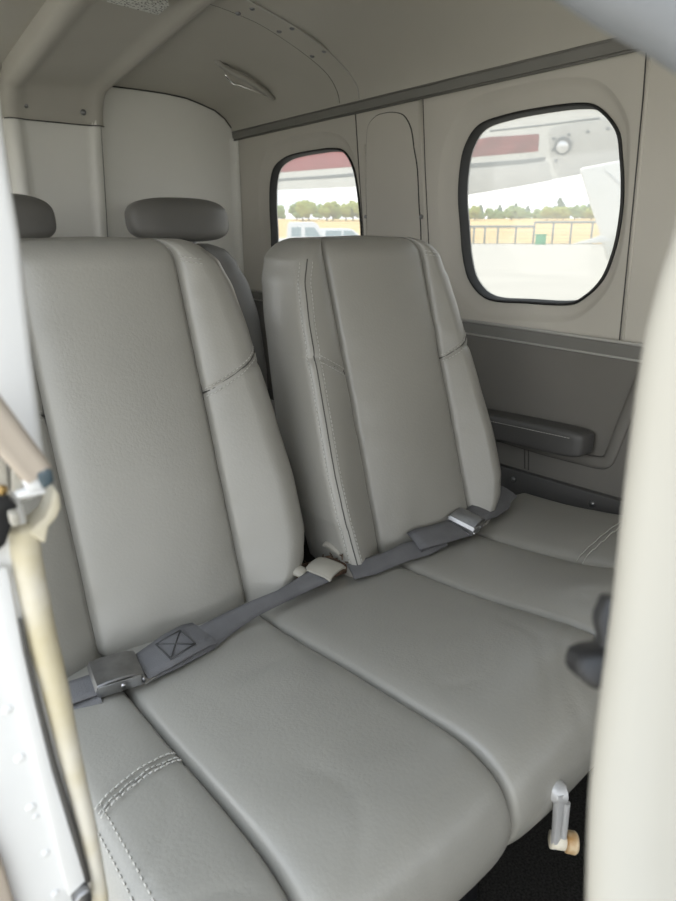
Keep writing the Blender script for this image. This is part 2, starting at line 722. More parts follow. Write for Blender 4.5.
# underside and ends
bot = [(.43, .293), (.6, .29), (.93, .29)]
for X in (X0, X1):
    ring = [cush_pt(X, i) for i in range(NPR)] + [Vector((X, .93, .30))]
    c = Vector((X, .62, .36))
    base.add([c] + ring, [(0, 1 + k, 2 + k) for k in range(len(ring) - 1)] + [(0, len(ring), 1)])
base.grid([[cush_pt(X, NPR - 1), Vector((X, .93, .30)), cush_pt(X, 0)] for X in (X0, X1)])
cushion = base.obj('seat_cushion', M['leather'], bench)
eds = [X0] + SEAMS + [X1]
for j, (a, b) in enumerate(zip(eds, eds[1:])):
    mb = MB()
    mb.grid([[cush_pt(x, i) for i in range(NPR)] for x in xs_between(a, b, j == 0, j == 4)])
    mb.obj('cushion_panel', M['leather'], cushion)
cr = MB()
for s in SEAMS:
    cr.tube([cush_pt(s, i) - pn[i] * .001 for i in range(0, NPR - 4, 2)], .0016, 6)
cr.obj('seam_gap', M['crease'], cushion)
th = MB()
# triple cross stitching on the near bolster, double on the far one, rows along the near edge
for o in (-.010, 0, .008):
    pts = []
    for k in range(20):
        x = SEAMS[0] - .006 - (SEAMS[0] - X0 - .035) * k / 19
        i = prof_index(cross_y(x) + o)
        p = cush_pt(x, i)
        p.y = cross_y(x) + o
        pts.append(p + Vector((0, 0, .0012)))
    dashes(th, pts, [Vector((0, 0, 1))] * 20, .006, .0012, .0009)
th.obj('stitching', M['thread'], cushion)
th = MB()
for o in (-.006, .006):
    pts = []
    for k in range(20):
        x = SEAMS[3] + .006 + (X1 - SEAMS[3] - .05) * k / 19
        yy = .60 + (x - SEAMS[3]) * .22 + o
        p = cush_pt(x, prof_index(yy))
        p.y = yy
        pts.append(p + Vector((0, 0, .0012)))
    dashes(th, pts, [Vector((0, 0, 1))] * 20, .006, .0012, .0008)
th.obj('stitching', M['thread'], cushion)
th = MB()
for xo in (.036, .024):
    pts = [cush_pt(X0 + xo, i) + pn[i] * .0005 for i in range(prof_index(.55), NPR - 40)]
    dashes(th, pts, [pn[i] for i in range(prof_index(.55), NPR - 40)], .004, .005, .0008)
th.obj('stitching', M['thread'], cushion)
fr = MB()
fr.box((.66, .66, .275), (1.0, .36, .03), bevel=.004)
for x in (.2, .62, 1.1):
    fr.box((x, .52, .135), (.03, .03, .265), bevel=.003)
    fr.box((x, .82, .135), (.03, .03, .265), bevel=.003)
fr.box((.66, .82, .03), (1.0, .03, .05), bevel=.003)
tag(auto_smooth(fr.obj('seat_frame', M['black'], bench)), 'dark seat frame under the cushion')

# crank handle under the front edge
ck = MB()
ptop = at_y(551, 788, .326)
pbend = at_y(560, 793, .316)
pknob = at_y(556, 840, .316)
ck.tube([ptop + Vector((0, .06, .012)), ptop + Vector((0, .015, .004)), ptop, pbend, pbend + Vector((.004, -.002, 0))], [.012, .012, .012, .0125, .010], 14)
d = (pknob - pbend)
ck.tube([pbend + Vector((0, 0, .006)), pbend + d * .1, pbend + d * .5, pknob - Vector((0, 0, .004))], [.0115, .0115, .0105, .0095], 12, flat=.55, flat_dir=Vector((.5, -1, 0)))
ck.tube([pbend + d * .12 + Vector((.002, -.008, 0)), pbend + d * .85 + Vector((.002, -.0075, 0))], .0035, 8)
crank = tag(auto_smooth(ck.obj('crank_handle', M['silver_paint'], bench), 50), 'silver painted seat adjusting crank')
ax = Vector((.75, -.62, -.12)).normalized()
kb = MB()
kb.tube([pknob - ax * .006, pknob + ax * .009, pknob + ax * .010], [.0095, .0095, .008], 20)
kb.obj('bush', M['knob_white'], crank)
kb = MB()
p0 = pknob + ax * .011
kb.tube([p0 - ax * .002, p0, p0 + ax * .009, p0 + ax * .011, p0 + ax * .011, p0 + ax * .006], [.007, .0115, .012, .0105, .006, .005], 20)
tag(auto_smooth(kb.obj('knob', M['knob'], crank)), 'tan knob with brown wear')


# ------------------------------------------------------------------ LAP BELTS
def ribbon(mb, pts, w, side=Vector((0, 1, 0)), th=.0022, sides=None):
    rows = []
    n = len(pts)
    for i, p in enumerate(pts):
        p = Vector(p)
        t = (Vector(pts[min(i + 1, n - 1)]) - Vector(pts[max(i - 1, 0)])).normalized()
        sd = sides[i] if sides else side
        sd = (sd - t * sd.dot(t)).normalized()
        nn = t.cross(sd).normalized()
        if nn.z < 0:
            nn = -nn
        ww = w[i] if isinstance(w, (list, tuple)) else w
        a, b = p - sd * ww / 2, p + sd * ww / 2
        mid = p + nn * .002
        rows.append([a, a.lerp(mid, .5) + nn * .0008, mid, b.lerp(mid, .5) + nn * .0008, b, b - nn * th, mid - nn * th, a - nn * th])
    mb.grid(rows, close=True)
    for r in (rows[0], rows[-1]):
        mb.add(r, [tuple(range(8))])


def buckle(c, yaw, parent, tilt=0.0):
    R = Matrix.Rotation(yaw, 3, 'Z') @ Matrix.Rotation(tilt, 3, 'X')
    c = Vector(c)
    mb = MB()
    # folded body: base tray with side walls
    mb.box(c + R @ Vector((0, 0, -.006)), (.058, .056, .004), R, .0015)
    for s in (-1, 1):
        mb.box(c + R @ Vector((0, s * .0275, .001)), (.054, .003, .016), R, .001)
    mb.box(c + R @ Vector((-.0275, 0, .0)), (.003, .056, .012), R, .001)
    b = auto_smooth(mb.obj('buckle', M['metal'], parent))
    tag(b, 'chrome lift-latch buckle')
    # lid
    out = []
    for x, z in ((-.030, .004), (-.027, .0105), (-.01, .0125), (.014, .0125), (.024, .0105), (.031, .0075)):
        out.append((x, z))
    lid = MB()
    rows = []
    for x, z in out:
        rows.append([c + R @ Vector((x, y, z)) for y in (-.0275, -.0255, 0, .0255, .0275)])
    rows2 = [[p - R @ Vector((0, 0, .0025)) for p in r] for r in rows]
    for r in rows:
        for k in (0, 4):
            r[k] = r[k] - R @ Vector((0, 0, .0015))
    lid.grid(rows)
    lid.grid(rows2)
    lid.grid([[r[0] for r in rows], [r[0] for r in rows2]])
    lid.grid([[r[4] for r in rows], [r[4] for r in rows2]])
    lid.grid([rows[0], rows2[0]])
    lid.grid([rows[-1], rows2[-1]])
    lo = lid.obj('buckle_lid', M['steel'], b)
    auto_smooth(lo, 30)
    sc = MB()
    for s in (-1, 1):
        sc.tube([c + R @ Vector((.004, s * .028, .001)), c + R @ Vector((.004, s * .0305, .001))], .0035, 10)
    sc.tube([c + R @ Vector((.030, -.026, -.002)), c + R @ Vector((.030, .026, -.002))], .0028, 8)
    sc.obj('pivot_pin', M['metal'], b)
    return b


ZS = .436
belt1 = empty('lap_belt', (.195, .765, ZS))
tag(belt1, 'grey webbing lap belt with chrome buckle across the near seat, at its left seat back', 'seat belt')
buckle((.197, .768, .4525), -.10, belt1, .05)
wb = MB()
ribbon(wb, [(.078, .775, .440), (.11, .772, .4455), (.14, .770, .449), (.175, .768, .449)], .046)
ribbon(wb, [(.078, .79, .437), (.12, .755, .4395), (.17, .750, .4435)], .030)
# folded X-stitched end
ribbon(wb, [(.228, .763, .452), (.255, .765, .457), (.285, .772, .460), (.315, .780, .459), (.330, .783, .455)], [.050, .056, .060, .060, .058], Vector((-.12, 1, .12)))
ribbon(wb, [(.225, .760, .448), (.27, .762, .4505), (.325, .775, .4515), (.37, .790, .452), (.42, .800, .454), (.47, .806, .454), (.52, .814, .457), (.565, .822, .459)],
       [.046, .046, .044, .032, .025, .022, .028, .040], sides=[Vector((-.1, 1, .1)), Vector((-.1, 1, .1)), Vector((-.1, 1, .35)), Vector((-.1, 1, .75)), Vector((-.1, 1, 1.0)), Vector((-.1, 1, 1.0)), Vector((-.2, 1, .6)), Vector((-.3, 1, .3))])
web1 = wb.obj('webbing', M['webbing'], belt1)
xs_ = MB()


def patch(u, v_):
    p = Vector((.262, .767, .4605)).lerp(Vector((.302, .776, .4628)), u)
    return p + Vector((-.12, 1, .06)).normalized() * (v_ - .5) * .040


for a, b in (((0, 0), (1, 1)), ((0, 1), (1, 0)), ((0, 0), (0, 1)), ((1, 0), (1, 1)), ((0, 0), (1, 0)), ((0, 1), (1, 1))):
    xs_.tube([patch(*a), patch(a[0] * .5 + b[0] * .5, a[1] * .5 + b[1] * .5) + Vector((0, 0, .0007)), patch(*b)], .0011, 5)
xs_.obj('cross_stitching', M['thread_dark'], web1)
tg = MB()
tg.box((.232, .742, .447), (.022, .014, .003), Matrix.Rotation(.3, 3, 'Z'), .001)
auto_smooth(tg.obj('tongue_plate', M['metal'], belt1))

belt2 = empty('lap_belt', (.92, .835, ZS))
tag(belt2, 'grey webbing lap belt with chrome buckle across the far seat, under its right seat back', 'seat belt')
buckle((.912, .833, .457), .35, belt2, .25)
wb = MB()
# loose folded end left of the buckle
ribbon(wb, [(.895, .826, .452), (.86, .822, .457), (.82, .82, .460), (.785, .822, .462), (.768, .826, .458), (.775, .826, .452), (.81, .82, .448)],
       [.048, .05, .05, .05, .05, .048, .046], Vector((.25, 1, .35)))
ribbon(wb, [(.83, .825, .446), (.78, .815, .447), (.74, .815, .449), (.70, .812, .448), (.66, .812, .447), (.618, .822, .448)],
       [.046, .04, .034, .03, .034, .044], sides=[Vector((.2, 1, .2)), Vector((.2, 1, .4)), Vector((.2, 1, .8)), Vector((.1, 1, .9)), Vector((0, 1, .6)), Vector((0, 1, .3))])
ribbon(wb, [(.945, .842, .456), (.985, .852, .458), (1.03, .868, .456), (1.075, .885, .455), (1.12, .905, .452)], .046, Vector((-.3, 1, .45)))
ribbon(wb, [(.955, .848, .451), (1.0, .852, .4495), (1.05, .866, .448), (1.10, .90, .447)], .04, Vector((-.3, 1, .2)))
wb.obj('webbing', M['webbing'], belt2)
tg = MB()
tg.box((.905, .803, .449), (.022, .012, .003), Matrix.Rotation(.3, 3, 'Z'), .001)
auto_smooth(tg.obj('tongue_plate', M['metal'], belt2))


def flap(c, size, yaw, tilt, label):
    R = Matrix.Rotation(yaw, 3, 'Z') @ Matrix.Rotation(tilt, 3, 'X')
    e = empty('vinyl_flap', c)
    tag(e, label, 'flap', 'pale vinyl belt flaps between the seat backs')
    mb = MB()
    rows = []
    w, l = size
    for i in range(9):
        u = i / 8 - .5
        rows.append([Vector(c) + R @ Vector((u * w, vv * l, .004 - .006 * (2 * abs(u)) ** 3 - .004 * (2 * abs(vv)) ** 4)) for vv in (-.5, -.48, -.3, 0, .3, .48, .5)])
    r2 = [[p - R @ Vector((0, 0, .004)) for p in r] for r in rows]
    mb.grid(rows)
    mb.grid(r2)
    mb.grid([[r[0] for r in rows], [r[0] for r in r2]])
    mb.grid([[r[-1] for r in rows], [r[-1] for r in r2]])
    mb.grid([rows[0], r2[0]])
    mb.grid([rows[-1], r2[-1]])
    auto_smooth(mb.obj('flap', M['flap'], e))
    b = MB()
    b.box(Vector(c) + R @ Vector((.004, -.012 if False else .004, -.010)), (w * .8, l * .95, .012), R, .004)
    b.obj('fibre_pad', M['brown'], e)
    return e


flap((.572, .828, .468), (.052, .050), .42, .10, 'flat pale vinyl flap lying in the middle of the gap between the seat backs')
flap((.632, .872, .474), (.042, .040), .30, .30, 'pale vinyl flap hanging under the far seat back over brown fibre')
flap((.528, .846, .468), (.026, .030), .5, .15, 'small pale vinyl flap peeking from under the near seat back')
bf = MB()
for k in range(60):
    p = Vector((.535 + random.random() * .115, .835 + random.random() * .03, .448 + random.random() * .016))
    bf.tube([p, p + Vector((random.uniform(-.01, .01), random.uniform(-.01, .01), random.uniform(.002, .008)))], .0012, 4)
bf.box((.59, .86, .442), (.12, .05, .02), None, .006)
tag(bf.obj('fibre_padding', M['brown'], None), 'brown fibrous padding showing in the gap between the two seat backs', 'padding')


# ------------------------------------------------------------------ REAR SEATS
def pillow(cx, cy, cz, hx, hz, hd, p=3.5, lean=0.0, n=28, flat_bottom=0.0):
    """rounded cushion standing in the xz plane"""
    mb = MB()
    rows = []
    for j in range(n + 1):
        b = -math.cos(PI * j / n)
        row = []
        for k in range(2 * n):
            a = 2 * PI * k / (2 * n)
            ring = (1 - abs(b) ** p) ** (1 / p)
            ca, sa = math.cos(a), math.sin(a)
            q = (abs(ca) ** p + abs(sa) ** p) ** (-1 / p)
            x, d = hx * ring * ca * q, hd * ring * sa * q
            z = hz * b
            row.append(Vector((cx + x, cy + d + lean * z, cz + z)))
        rows.append(row)
    mb.grid(rows, close=True)
    return mb


def rear_seat(cx, label, seed):
    e = empty('rear_seat', (cx, 1.95, 0))
    tag(e, label, 'seat', 'rear row seats')
    rows = []
    tab = [(.40, .225), (.55, .245), (.72, .25), (.82, .235), (.90, .205), (.94, .175), (.955, .15)]
    mb = MB()
    n = 44
    for j in range(61):
        t = j / 60
        z = .40 + .56 * t
        r = max(0, (z - .93) / .03)
        ins = .03 * (1 - math.sqrt(max(0, 1 - min(1, r) ** 2)))
        hw = interp(z, tab) - ins
        row = []
        for k in range(n):
            a = 2 * PI * k / n
            ca, sa = math.cos(a), math.sin(a)
            q = (abs(ca) ** 4 + abs(sa) ** 4) ** (-.25)
            x = hw * ca * q
            d = (.065 - ins) * sa * q
            if sa < 0:
                zl = .80 + (abs(x) - .1) * .7
                d += .008 * math.exp(-((abs(x) - .13) / .006) ** 2) - .02 * max(0, abs(x) - .13) / .1
                if abs(x) > .13:
                    d += .006 * math.exp(-((z - zl) / .007) ** 2)
            row.append(Vector((cx + x, 2.06 + .3 * (z - .45) + d, z)))
        rows.append(row)
    mb.grid(rows, close=True)
    mb.add(rows[-1], [tuple(range(n))])
    mb.add(rows[0], [tuple(range(n))])
    mb.obj('backrest', M['leather_old'], e)
    h = pillow(cx, 2.15, 1.033, .168, .066, .060, 3.4, .15)
    for v in h.v:
        u = (v.x - cx) / .170
        if v.z > 1.033:
            v.z += .006 * (1 - u * u) - .004
        v.y -= .012 * (1 - u * u)
    h.obj('headrest', M['leather_old'], e)
    for s in (-1, 1):
        st = MB()
        st.tube([(cx + s * .06, 2.175, .90), (cx + s * .06, 2.165, 1.0)], .006, 10)
        st.obj('headrest_post', M['metal'], e)
    c = MB()
    c2 = pillow(cx, 0, 0, .24, .22, .065, 4.0)
    c2.v = [Vector((v.x, 1.84 + v.z, .40 + v.y)) for v in c2.v]
    c2.obj('seat_cushion', M['leather_old'], e)
    b = MB()
    b.box((cx, 1.88, .17), (.40, .34, .34), None, .01)
    auto_smooth(b.obj('seat_base', M['black'], e))
    return e


rear_seat(.918, 'rear row seat with dark grey headrest seen between the two seat backs', 2)
rear_seat(.368, 'rear row seat with dark grey headrest beside the white door jamb at the left edge', 4)

# ------------------------------------------------------------------ SETTING: WALLS
W = 1.32
YA, YF = 2.5, -1.5


def st(o):
    o['kind'] = 'structure'
    return o


def win_outline(pix, X):
    return [Vector((X, *at_x(px, py, X)[1:])) for px, py in pix]


zoomA = [(100, 130), (62, 190), (48, 260), (44, 340), (50, 420), (58, 510), (78, 580), (130, 628), (240, 638), (350, 643), (400, 625), (455, 570), (490, 480), (508, 380), (512, 300), (508, 220), (495, 140), (440, 78), (380, 68), (280, 80), (180, 100)]
outA = [at_x(440 + x / 2.864, 80 + y / 2.864, W) for x, y in zoomA]
loopA = spline(outA, 5, True)
# rear window: visible upper half traced, lower half by symmetry
upB = [(2.262, .90), (2.268, 1.0), (2.272, 1.08), (2.265, 1.16), (2.235, 1.215), (2.17, 1.240), (2.09, 1.248), (1.968, 1.249), (1.878, 1.246), (1.812, 1.231), (1.765, 1.18), (1.742, 1.11), (1.728, 1.036), (1.722, .96), (1.735, .90), (1.79, .85), (1.90, .838), (2.08, .835), (2.20, .848)]
loopB = spline([(W, y, z) for y, z in upB], 5, True)


def offset_loop(loop, d, X=None):
    c = sum(loop, Vector()) / len(loop)
    n = len(loop)
    res = []
    for i, p in enumerate(loop):
        t = (loop[(i + 3) % n] - loop[(i - 3) % n]).normalized()
        nn = Vector((0, t.z, -t.y))
        if nn.dot(p - c) < 0:
            nn = -nn
        q = p + nn * d
        res.append(Vector((X if X is not None else q.x, q.y, q.z)))
    return res


def rect_hit(c, p, y0, y1, z0, z1):
    d = p - c
    t = 1e9
    if d.y > 1e-9:
        t = min(t, (y1 - c.y) / d.y)
    if d.y < -1e-9:
        t = min(t, (y0 - c.y) / d.y)
    if d.z > 1e-9:
        t = min(t, (z1 - c.z) / d.z)
    if d.z < -1e-9:
        t = min(t, (z0 - c.z) / d.z)
    return Vector((W, c.y + d.y * t, c.z + d.z * t))


Z_BELT, Z_TOP = .775, 1.335


def wall_panel(mb, loop, y0, y1, lips=(.018, .062, .050, .040)):
    c = sum(loop, Vector()) / len(loop)
    loops = []
    n = len(loop)
    lip = []
    for p in loop:
        d = (p - c)
        a = math.atan2(d.z / .2, d.y / .22)
        cy, sz = math.cos(a), math.sin(a)
        w_ = (max(0, -cy) ** 2, max(0, cy) ** 2, max(0, sz) ** 2, max(0, -sz) ** 2)
        lip.append(sum(l * q for l, q in zip(lips, w_)))

    def ring(f, add, X):
        offs = [offset_loop(loop, 0), offset_loop(loop, 1)]
        return [Vector((X, *(a + (b - a) * (l * f + add))[1:])) for a, b, l in zip(offs[0], offs[1], lip)]
    outer = [rect_hit(c, p, y0, y1, Z_BELT - .03, Z_TOP + .03) for p in ring(1, .008, W)]
    for cy in (y0, y1):
        for cz in (Z_BELT - .03, Z_TOP + .03):
            k = min(range(len(outer)), key=lambda i: (outer[i] - Vector((W, cy, cz))).length)
            outer[k] = Vector((W, cy, cz))
    loops = [outer, ring(1, .006, W), ring(1, .002, W + .0015), ring(1, -.004, W + .006), ring(.6, 0, W + .010), ring(.15, .004, W + .012),
             ring(0, .004, W + .014), ring(0, .001, W + .020), ring(0, .001, W + .038), ring(0, .075, W + .07)]
    mb.grid(loops, close=True)


wr = MB()
wall_panel(wr, loopA, .806, 1.437)
wall_panel(wr, loopB, 1.70, YA + .06)
for a, b, c, d in ((1.437, 1.70, Z_BELT - .03, Z_TOP + .03), (-.30, .806, Z_BELT - .03, Z_TOP + .03), (YF, -1.40, Z_BELT - .03, Z_TOP + .03), (-1.40, -.30, Z_BELT - .03, .84), (-1.40, -.30, 1.28, Z_TOP + .03)):  # leaves an unseen window hole forward, added to bring daylight in
    wr.add([(W, a, c), (W, b, c), (W, b, d), (W, a, d)], [(0, 1, 2, 3)])
wall_r = st(wr.obj('wall_right', M['cream']))
auto_smooth(wall_r, 30)
# outer skin, so that daylight only comes in through the windows
sk = MB()
for (y0, y1), lp in (((.81, 1.437), loopA), ((1.70, YA + .06), loopB)):
    c = sum(lp, Vector()) / len(lp)
    o1 = [rect_hit(c, p, y0, y1, -.05, 1.6) for p in lp]
    for cy in (y0, y1):
        for cz in (-.05, 1.6):
            k = min(range(len(o1)), key=lambda i: (o1[i] - Vector((W, cy, cz))).length)
            o1[k] = Vector((W, cy, cz))
    sk.grid([[Vector((W + .07, p.y, p.z)) for p in o1], offset_loop(lp, .074, W + .07)], close=True)
for a, b, c, d in ((1.437, 1.70, -.05, 1.6), (-.30, .810, -.05, 1.6), (YF, -1.40, -.05, 1.6), (-1.40, -.30, -.05, .84), (-1.40, -.30, 1.28, 1.6)):  # skin left open at the added forward window
    sk.add([(W + .07, a, c), (W + .07, b, c), (W + .07, b, d), (W + .07, a, d)], [(0, 1, 2, 3)])
cpn = MB()
cpn.box((W + .035, -.85, 1.06), (.004, 1.16, .50))  # added window, out of view, for more daylight in the cabin
cpn.obj('pane', M['added_pane'], wall_r, smooth=False)
sk.obj('outer_skin', M['white_paint'], wall_r, smooth=False)

# beads and seams on the side wall
bd = MB()
bd.tube([(W + .001, 1.459, 1.335), (W + .001, 1.440, 1.16), (W + .001, 1.413, .96), (W + .001, 1.40, .78)], .006, 10)
bd.obj('bead', M['cream'], wall_r)
gp = MB()
gp.tube([(W, 1.450, 1.335), (W, 1.431, 1.16), (W, 1.404, .96), (W, 1.391, .78)], .0016, 6)
gp.tube([(W, .829, 1.335), (W, .823, 1.25), (W, .815, 1.05), (W, .806, .78)], .0016, 6)
gp.tube([(W, 1.741, 1.335), (W, 1.72, 1.17), (W, 1.697, .997), (W, 1.69, .8)], .0020, 6)
gp.obj('panel_gap', M['crease'], wall_r)
bd = MB()
bd.tube([(W + .001, .822, 1.335), (W + .001, .816, 1.25), (W + .001, .808, 1.05), (W + .001, .799, .78)], .004, 8)
bd.obj('bead', M['cream'], wall_r)
# arched access panel between the windows
hp = [(1.676, .80), (1.676, .997), (1.682, 1.12), (1.684, 1.24), (1.676, 1.288), (1.642, 1.309), (1.60, 1.312), (1.563, 1.309), (1.522, 1.296), (1.492, 1.261), (1.477, 1.21), (1.461, 1.157), (1.450, 1.07), (1.437, .983), (1.43, .80)]
arch = spline([(W, y, z) for y, z in hp], 4)
ap = MB()
ap.prism([p + Vector((-.0025, 0, 0)) for p in arch], Vector((.006, 0, 0)))
hatch = auto_smooth(ap.obj('access_panel', M['cream'], wall_r))
ag = MB()
ag.tube([p + Vector((-.0005, 0, 0)) for p in arch], .0022, 6)
ag.obj('panel_gap', M['crease'], hatch)
ab = MB()
ab.tube([(W - .0015, y + .005, z) for y, z in hp[:4]], .004, 8)
ab.obj('bead', M['cream'], hatch)


def screw(c, nrm, r, parent, name='screw'):
    nrm = Vector(nrm).normalized()
    c = Vector(c)
    mb = MB()
    mb.tube([c - nrm * .001, c + nrm * r * .25, c + nrm * r * .55, c + nrm * r * .65], [r, r, r * .6, r * .15], 12)
    a = nrm.orthogonal().normalized()
    b = nrm.cross(a)
    o = mb.obj(name, M['steel'], parent)
    return o


screw((W - .003, 1.683, 1.041), (-1, 0, 0), .006, hatch)
screw((W - .003, 1.436, 1.037), (-1, 0, 0), .006, hatch)


def window(name, loop, label):
    mb = MB()
    # rubber seal: deep ring, stepped
    mb.grid([offset_loop(loop, .003, W + .013), offset_loop(loop, 0, W + .009), offset_loop(loop, -.003, W + .011), offset_loop(loop, -.0035, W + .020),
             offset_loop(loop, -.005, W + .022), offset_loop(loop, -.0052, W + .030), offset_loop(loop, -.0068, W + .033), offset_loop(loop, -.007, W + .04), offset_loop(loop, .003, W + .04)], close=True)
    w = st(mb.obj(name, M['rubber']))
    pm = MB()
    lp = offset_loop(loop, -.005, W + .036)
    n = len(lp)
    c1 = sum(lp, Vector()) / n
    pm.add([c1] + lp, [(0, 1 + k, 1 + (k + 1) % n) for k in range(n)])
    pm.obj('pane', M['pane'], w, smooth=False)
    return w


window('window_1', loopA, '')
window('window_2', loopB, '')

# lower side wall with pocket rim
lw = MB()
lw.add([(W - .004, YF, 0), (W - .004, YA, 0), (W - .004, YA, Z_BELT), (W - .004, YF, Z_BELT)], [(0, 1, 2, 3)])
low = st(lw.obj('wall_right_lower', M['lower']))
rim = [(1.40, .49), (1.25, .492), (1.089, .494), (.958, .495), (.875, .499), (.822, .502), (.796, .510), (.786, .533), (.776, .575), (.762, .63), (.748, .685), (.735, .74)]
rm = MB()
rp_ = spline([(W - .006, y, z) for y, z in rim], 6)
rm.tube(rp_, .014, 12, flat=.45, flat_dir=Vector((1, 0, 0)))
rm.obj('pocket_rim', M['lower'], low)
g2 = MB()
g2.tube([p + Vector((-.001, .004, .013)) for p in rp_], .002, 6)
g2.tube([p + Vector((-.001, -.004, -.013)) for p in rp_], .0016, 6)
g2.tube([(W - .005, 1.01, .482), (W - .005, 1.004, .43)], .0012, 5)
g2.tube([(W - .005, 1.022, .482), (W - .005, 1.016, .43)], .0012, 5)
g2.obj('panel_gap', M['crease'], low)
# belt trim
bt = MB()
for z0, z1, dx in ((.747, .773, .010),):
    bt.prism([Vector((W - dx, YF, z0)), Vector((W - dx, YF, z1)), Vector((W + .004, YF, z1 + .003)), Vector((W + .004, YF, z0 - .003))], Vector((0, YA - YF, 0)))
t1 = st(auto_smooth(bt.obj('trim_1', M['trim'])))
be = MB()
be.tube([(W - .008, YF, .777), (W - .008, YA, .777)], .004, 8)
be.tube([(W - .008, YF, .744), (W - .008, YA, .744)], .0028, 8)
be.obj('trim_edge', M['trim_edge'], t1)
# ceiling line trim
ct = MB()
ct.prism([Vector((W - .010, YF, 1.332)), Vector((W - .012, YF, 1.352)), Vector((W + .004, YF, 1.358)), Vector((W + .004, YF, 1.326))], Vector((0, YA - YF, 0)))
t2 = st(auto_smooth(ct.obj('trim_2', M['trim'])))
ce = MB()
ce.tube([(W - .010, YF, 1.355), (W - .010, YA, 1.355)], .0035, 8)
ce.tube([(W - .008, YF, 1.328), (W - .008, YA, 1.328)], .003, 8)
ce.obj('trim_edge', M['trim'], t2)
# dark kick strip with two screws
ds = MB()
a0 = [(YF, .47), (.754, .437), (.90, .430), (1.088, .422), (YA, .40)]
ds.prism([Vector((W - .022, y, z)) for y, z in a0] + [Vector((W - .022, YA, .28)), Vector((W - .022, YF, .30))], Vector((.02, 0, 0)), .003)
t3 = st(auto_smooth(ds.obj('trim_3', M['dark_vinyl'])))
screw((W - .023, 1.034, .400), (-1, 0, 0), .0065, t3)
screw((W - .023, .807, .409), (-1, 0, 0), .0065, t3)

# armrest on the side wall
arm = pillow(1.282, 1.06, .535, .034, .032, .235, 7.0)
for v in arm.v:
    v.z += (1.06 - v.y) * .055
ao = arm.obj('armrest', M['dark_vinyl'])
tag(ao, 'dark padded armrest bar on the side wall below the large window', 'armrest')
sp = MB()
pts = [Vector((1.2465, 1.28 - .43 * k / 30, .552 + (1.06 - (1.28 - .43 * k / 30)) * .055)) for k in range(31)]
dashes(sp, pts, [Vector((-1, 0, .3))] * 31, .006, .002, .0008)
sp.obj('stitching', M['thread'], ao)
recenter(ao) if False else None

# floor and door side wall, opened up out of view to admit daylight
fl = MB()
fl.box((.66, .52, -.02), (1.42, 4.06, .04))
st(fl.obj('floor', M['carpet'], smooth=False))
wl = MB()


def slab(y0, y1, z0, z1):
    wl.box((.015, (y0 + y1) / 2, (z0 + z1) / 2), (.02, y1 - y0, z1 - z0))


slab(.95, 2.55, 0, .80)
slab(.30, .95, 0, .06)
slab(.30, .95, 1.42, 1.50)  # side left open behind the jamb, invented to light the near seat
slab(.95, 2.55, 1.32, 1.42)
for a, b in ((.95, 1.38), (2.44, 2.55)):  # leaves an invented rear window, unseen, that brightens the bulkhead
    slab(a, b, .80, 1.32)
slab(-1.1, .30, 1.42, 1.50)
slab(-1.1, .30, 0, .06)
slab(YF, -1.1, 0, .84)
slab(YF, -1.1, 1.27, 1.48)  # gap at window height added for daylight, never in view
wf = MB()
wf.box((.66, YF - .01, .41), (1.32, .02, .82))  # unseen wall added to block low light from the front
wf.box((.66, YF - .01, 1.48), (1.32, .02, .08))  # space below this beam left open for daylight from ahead
st(wf.obj('wall_front_added', M['lower'], smooth=False))
wall_l = st(wl.obj('wall_left', M['cream'], smooth=False))
for a, b in ((1.38, 2.44),):  # pane of the invented rear window
    pm = MB()
    pm.box((.012, (a + b) / 2, 1.06), (.004, b - a, .52))
    pm.obj('pane', M['added_pane'], wall_l, smooth=False)


# ------------------------------------------------------------------ CEILING
CP = [(.0, 1.41), (.06, 1.45), (.15, 1.48), (.3, 1.492), (.5, 1.495), (.9, 1.495), (1.05, 1.492), (1.13, 1.485), (1.19, 1.470), (1.24, 1.445), (1.28, 1.410), (1.305, 1.375), (1.318, 1.335)]
cps = spline([(x, 0, z) for x, z in CP], 4)


def drop(y):
    return .030 * min(1, max(0, (y - 1.4) / 1.1)) ** 1.0


def ceil_z(x, y):
    for a, b in zip(cps, cps[1:]):
        if a.x <= x <= b.x:
            t = (x - a.x) / max(1e-6, b.x - a.x)
            return a.z + (b.z - a.z) * t - drop(y) * (1 if x < 1.2 else max(0, (1.318 - x) / .118))
    return 1.34


def to_ceiling(px, py):
    d = ray(px, py)
    lo, hi = .2, 4.0
    d = d / d.length
    t = .3
    while t < 4:
        p = EYE + d * t
        if p.x > 1.316 or p.z > ceil_z(min(1.317, max(0, p.x)), p.y):
            return p
        t += .002
    return p


cl = MB()
ys = [YF + (YA + .05 - YF) * k / 40 for k in range(41)]
cl.grid([[Vector((p.x, y, ceil_z(p.x, y) if 0 < p.x < 1.317 else p.z)) for p in cps] for y in ys])
ceiling = st(cl.obj('ceiling', M['headliner']))
rs = MB()
rs.add([(-.02, YF, 1.56), (1.42, YF, 1.56), (1.42, YA + .08, 1.56), (-.02, YA + .08, 1.56)], [(0, 1, 2, 3)])
rs.obj('roof_skin', M['white_paint'], ceiling, smooth=False)
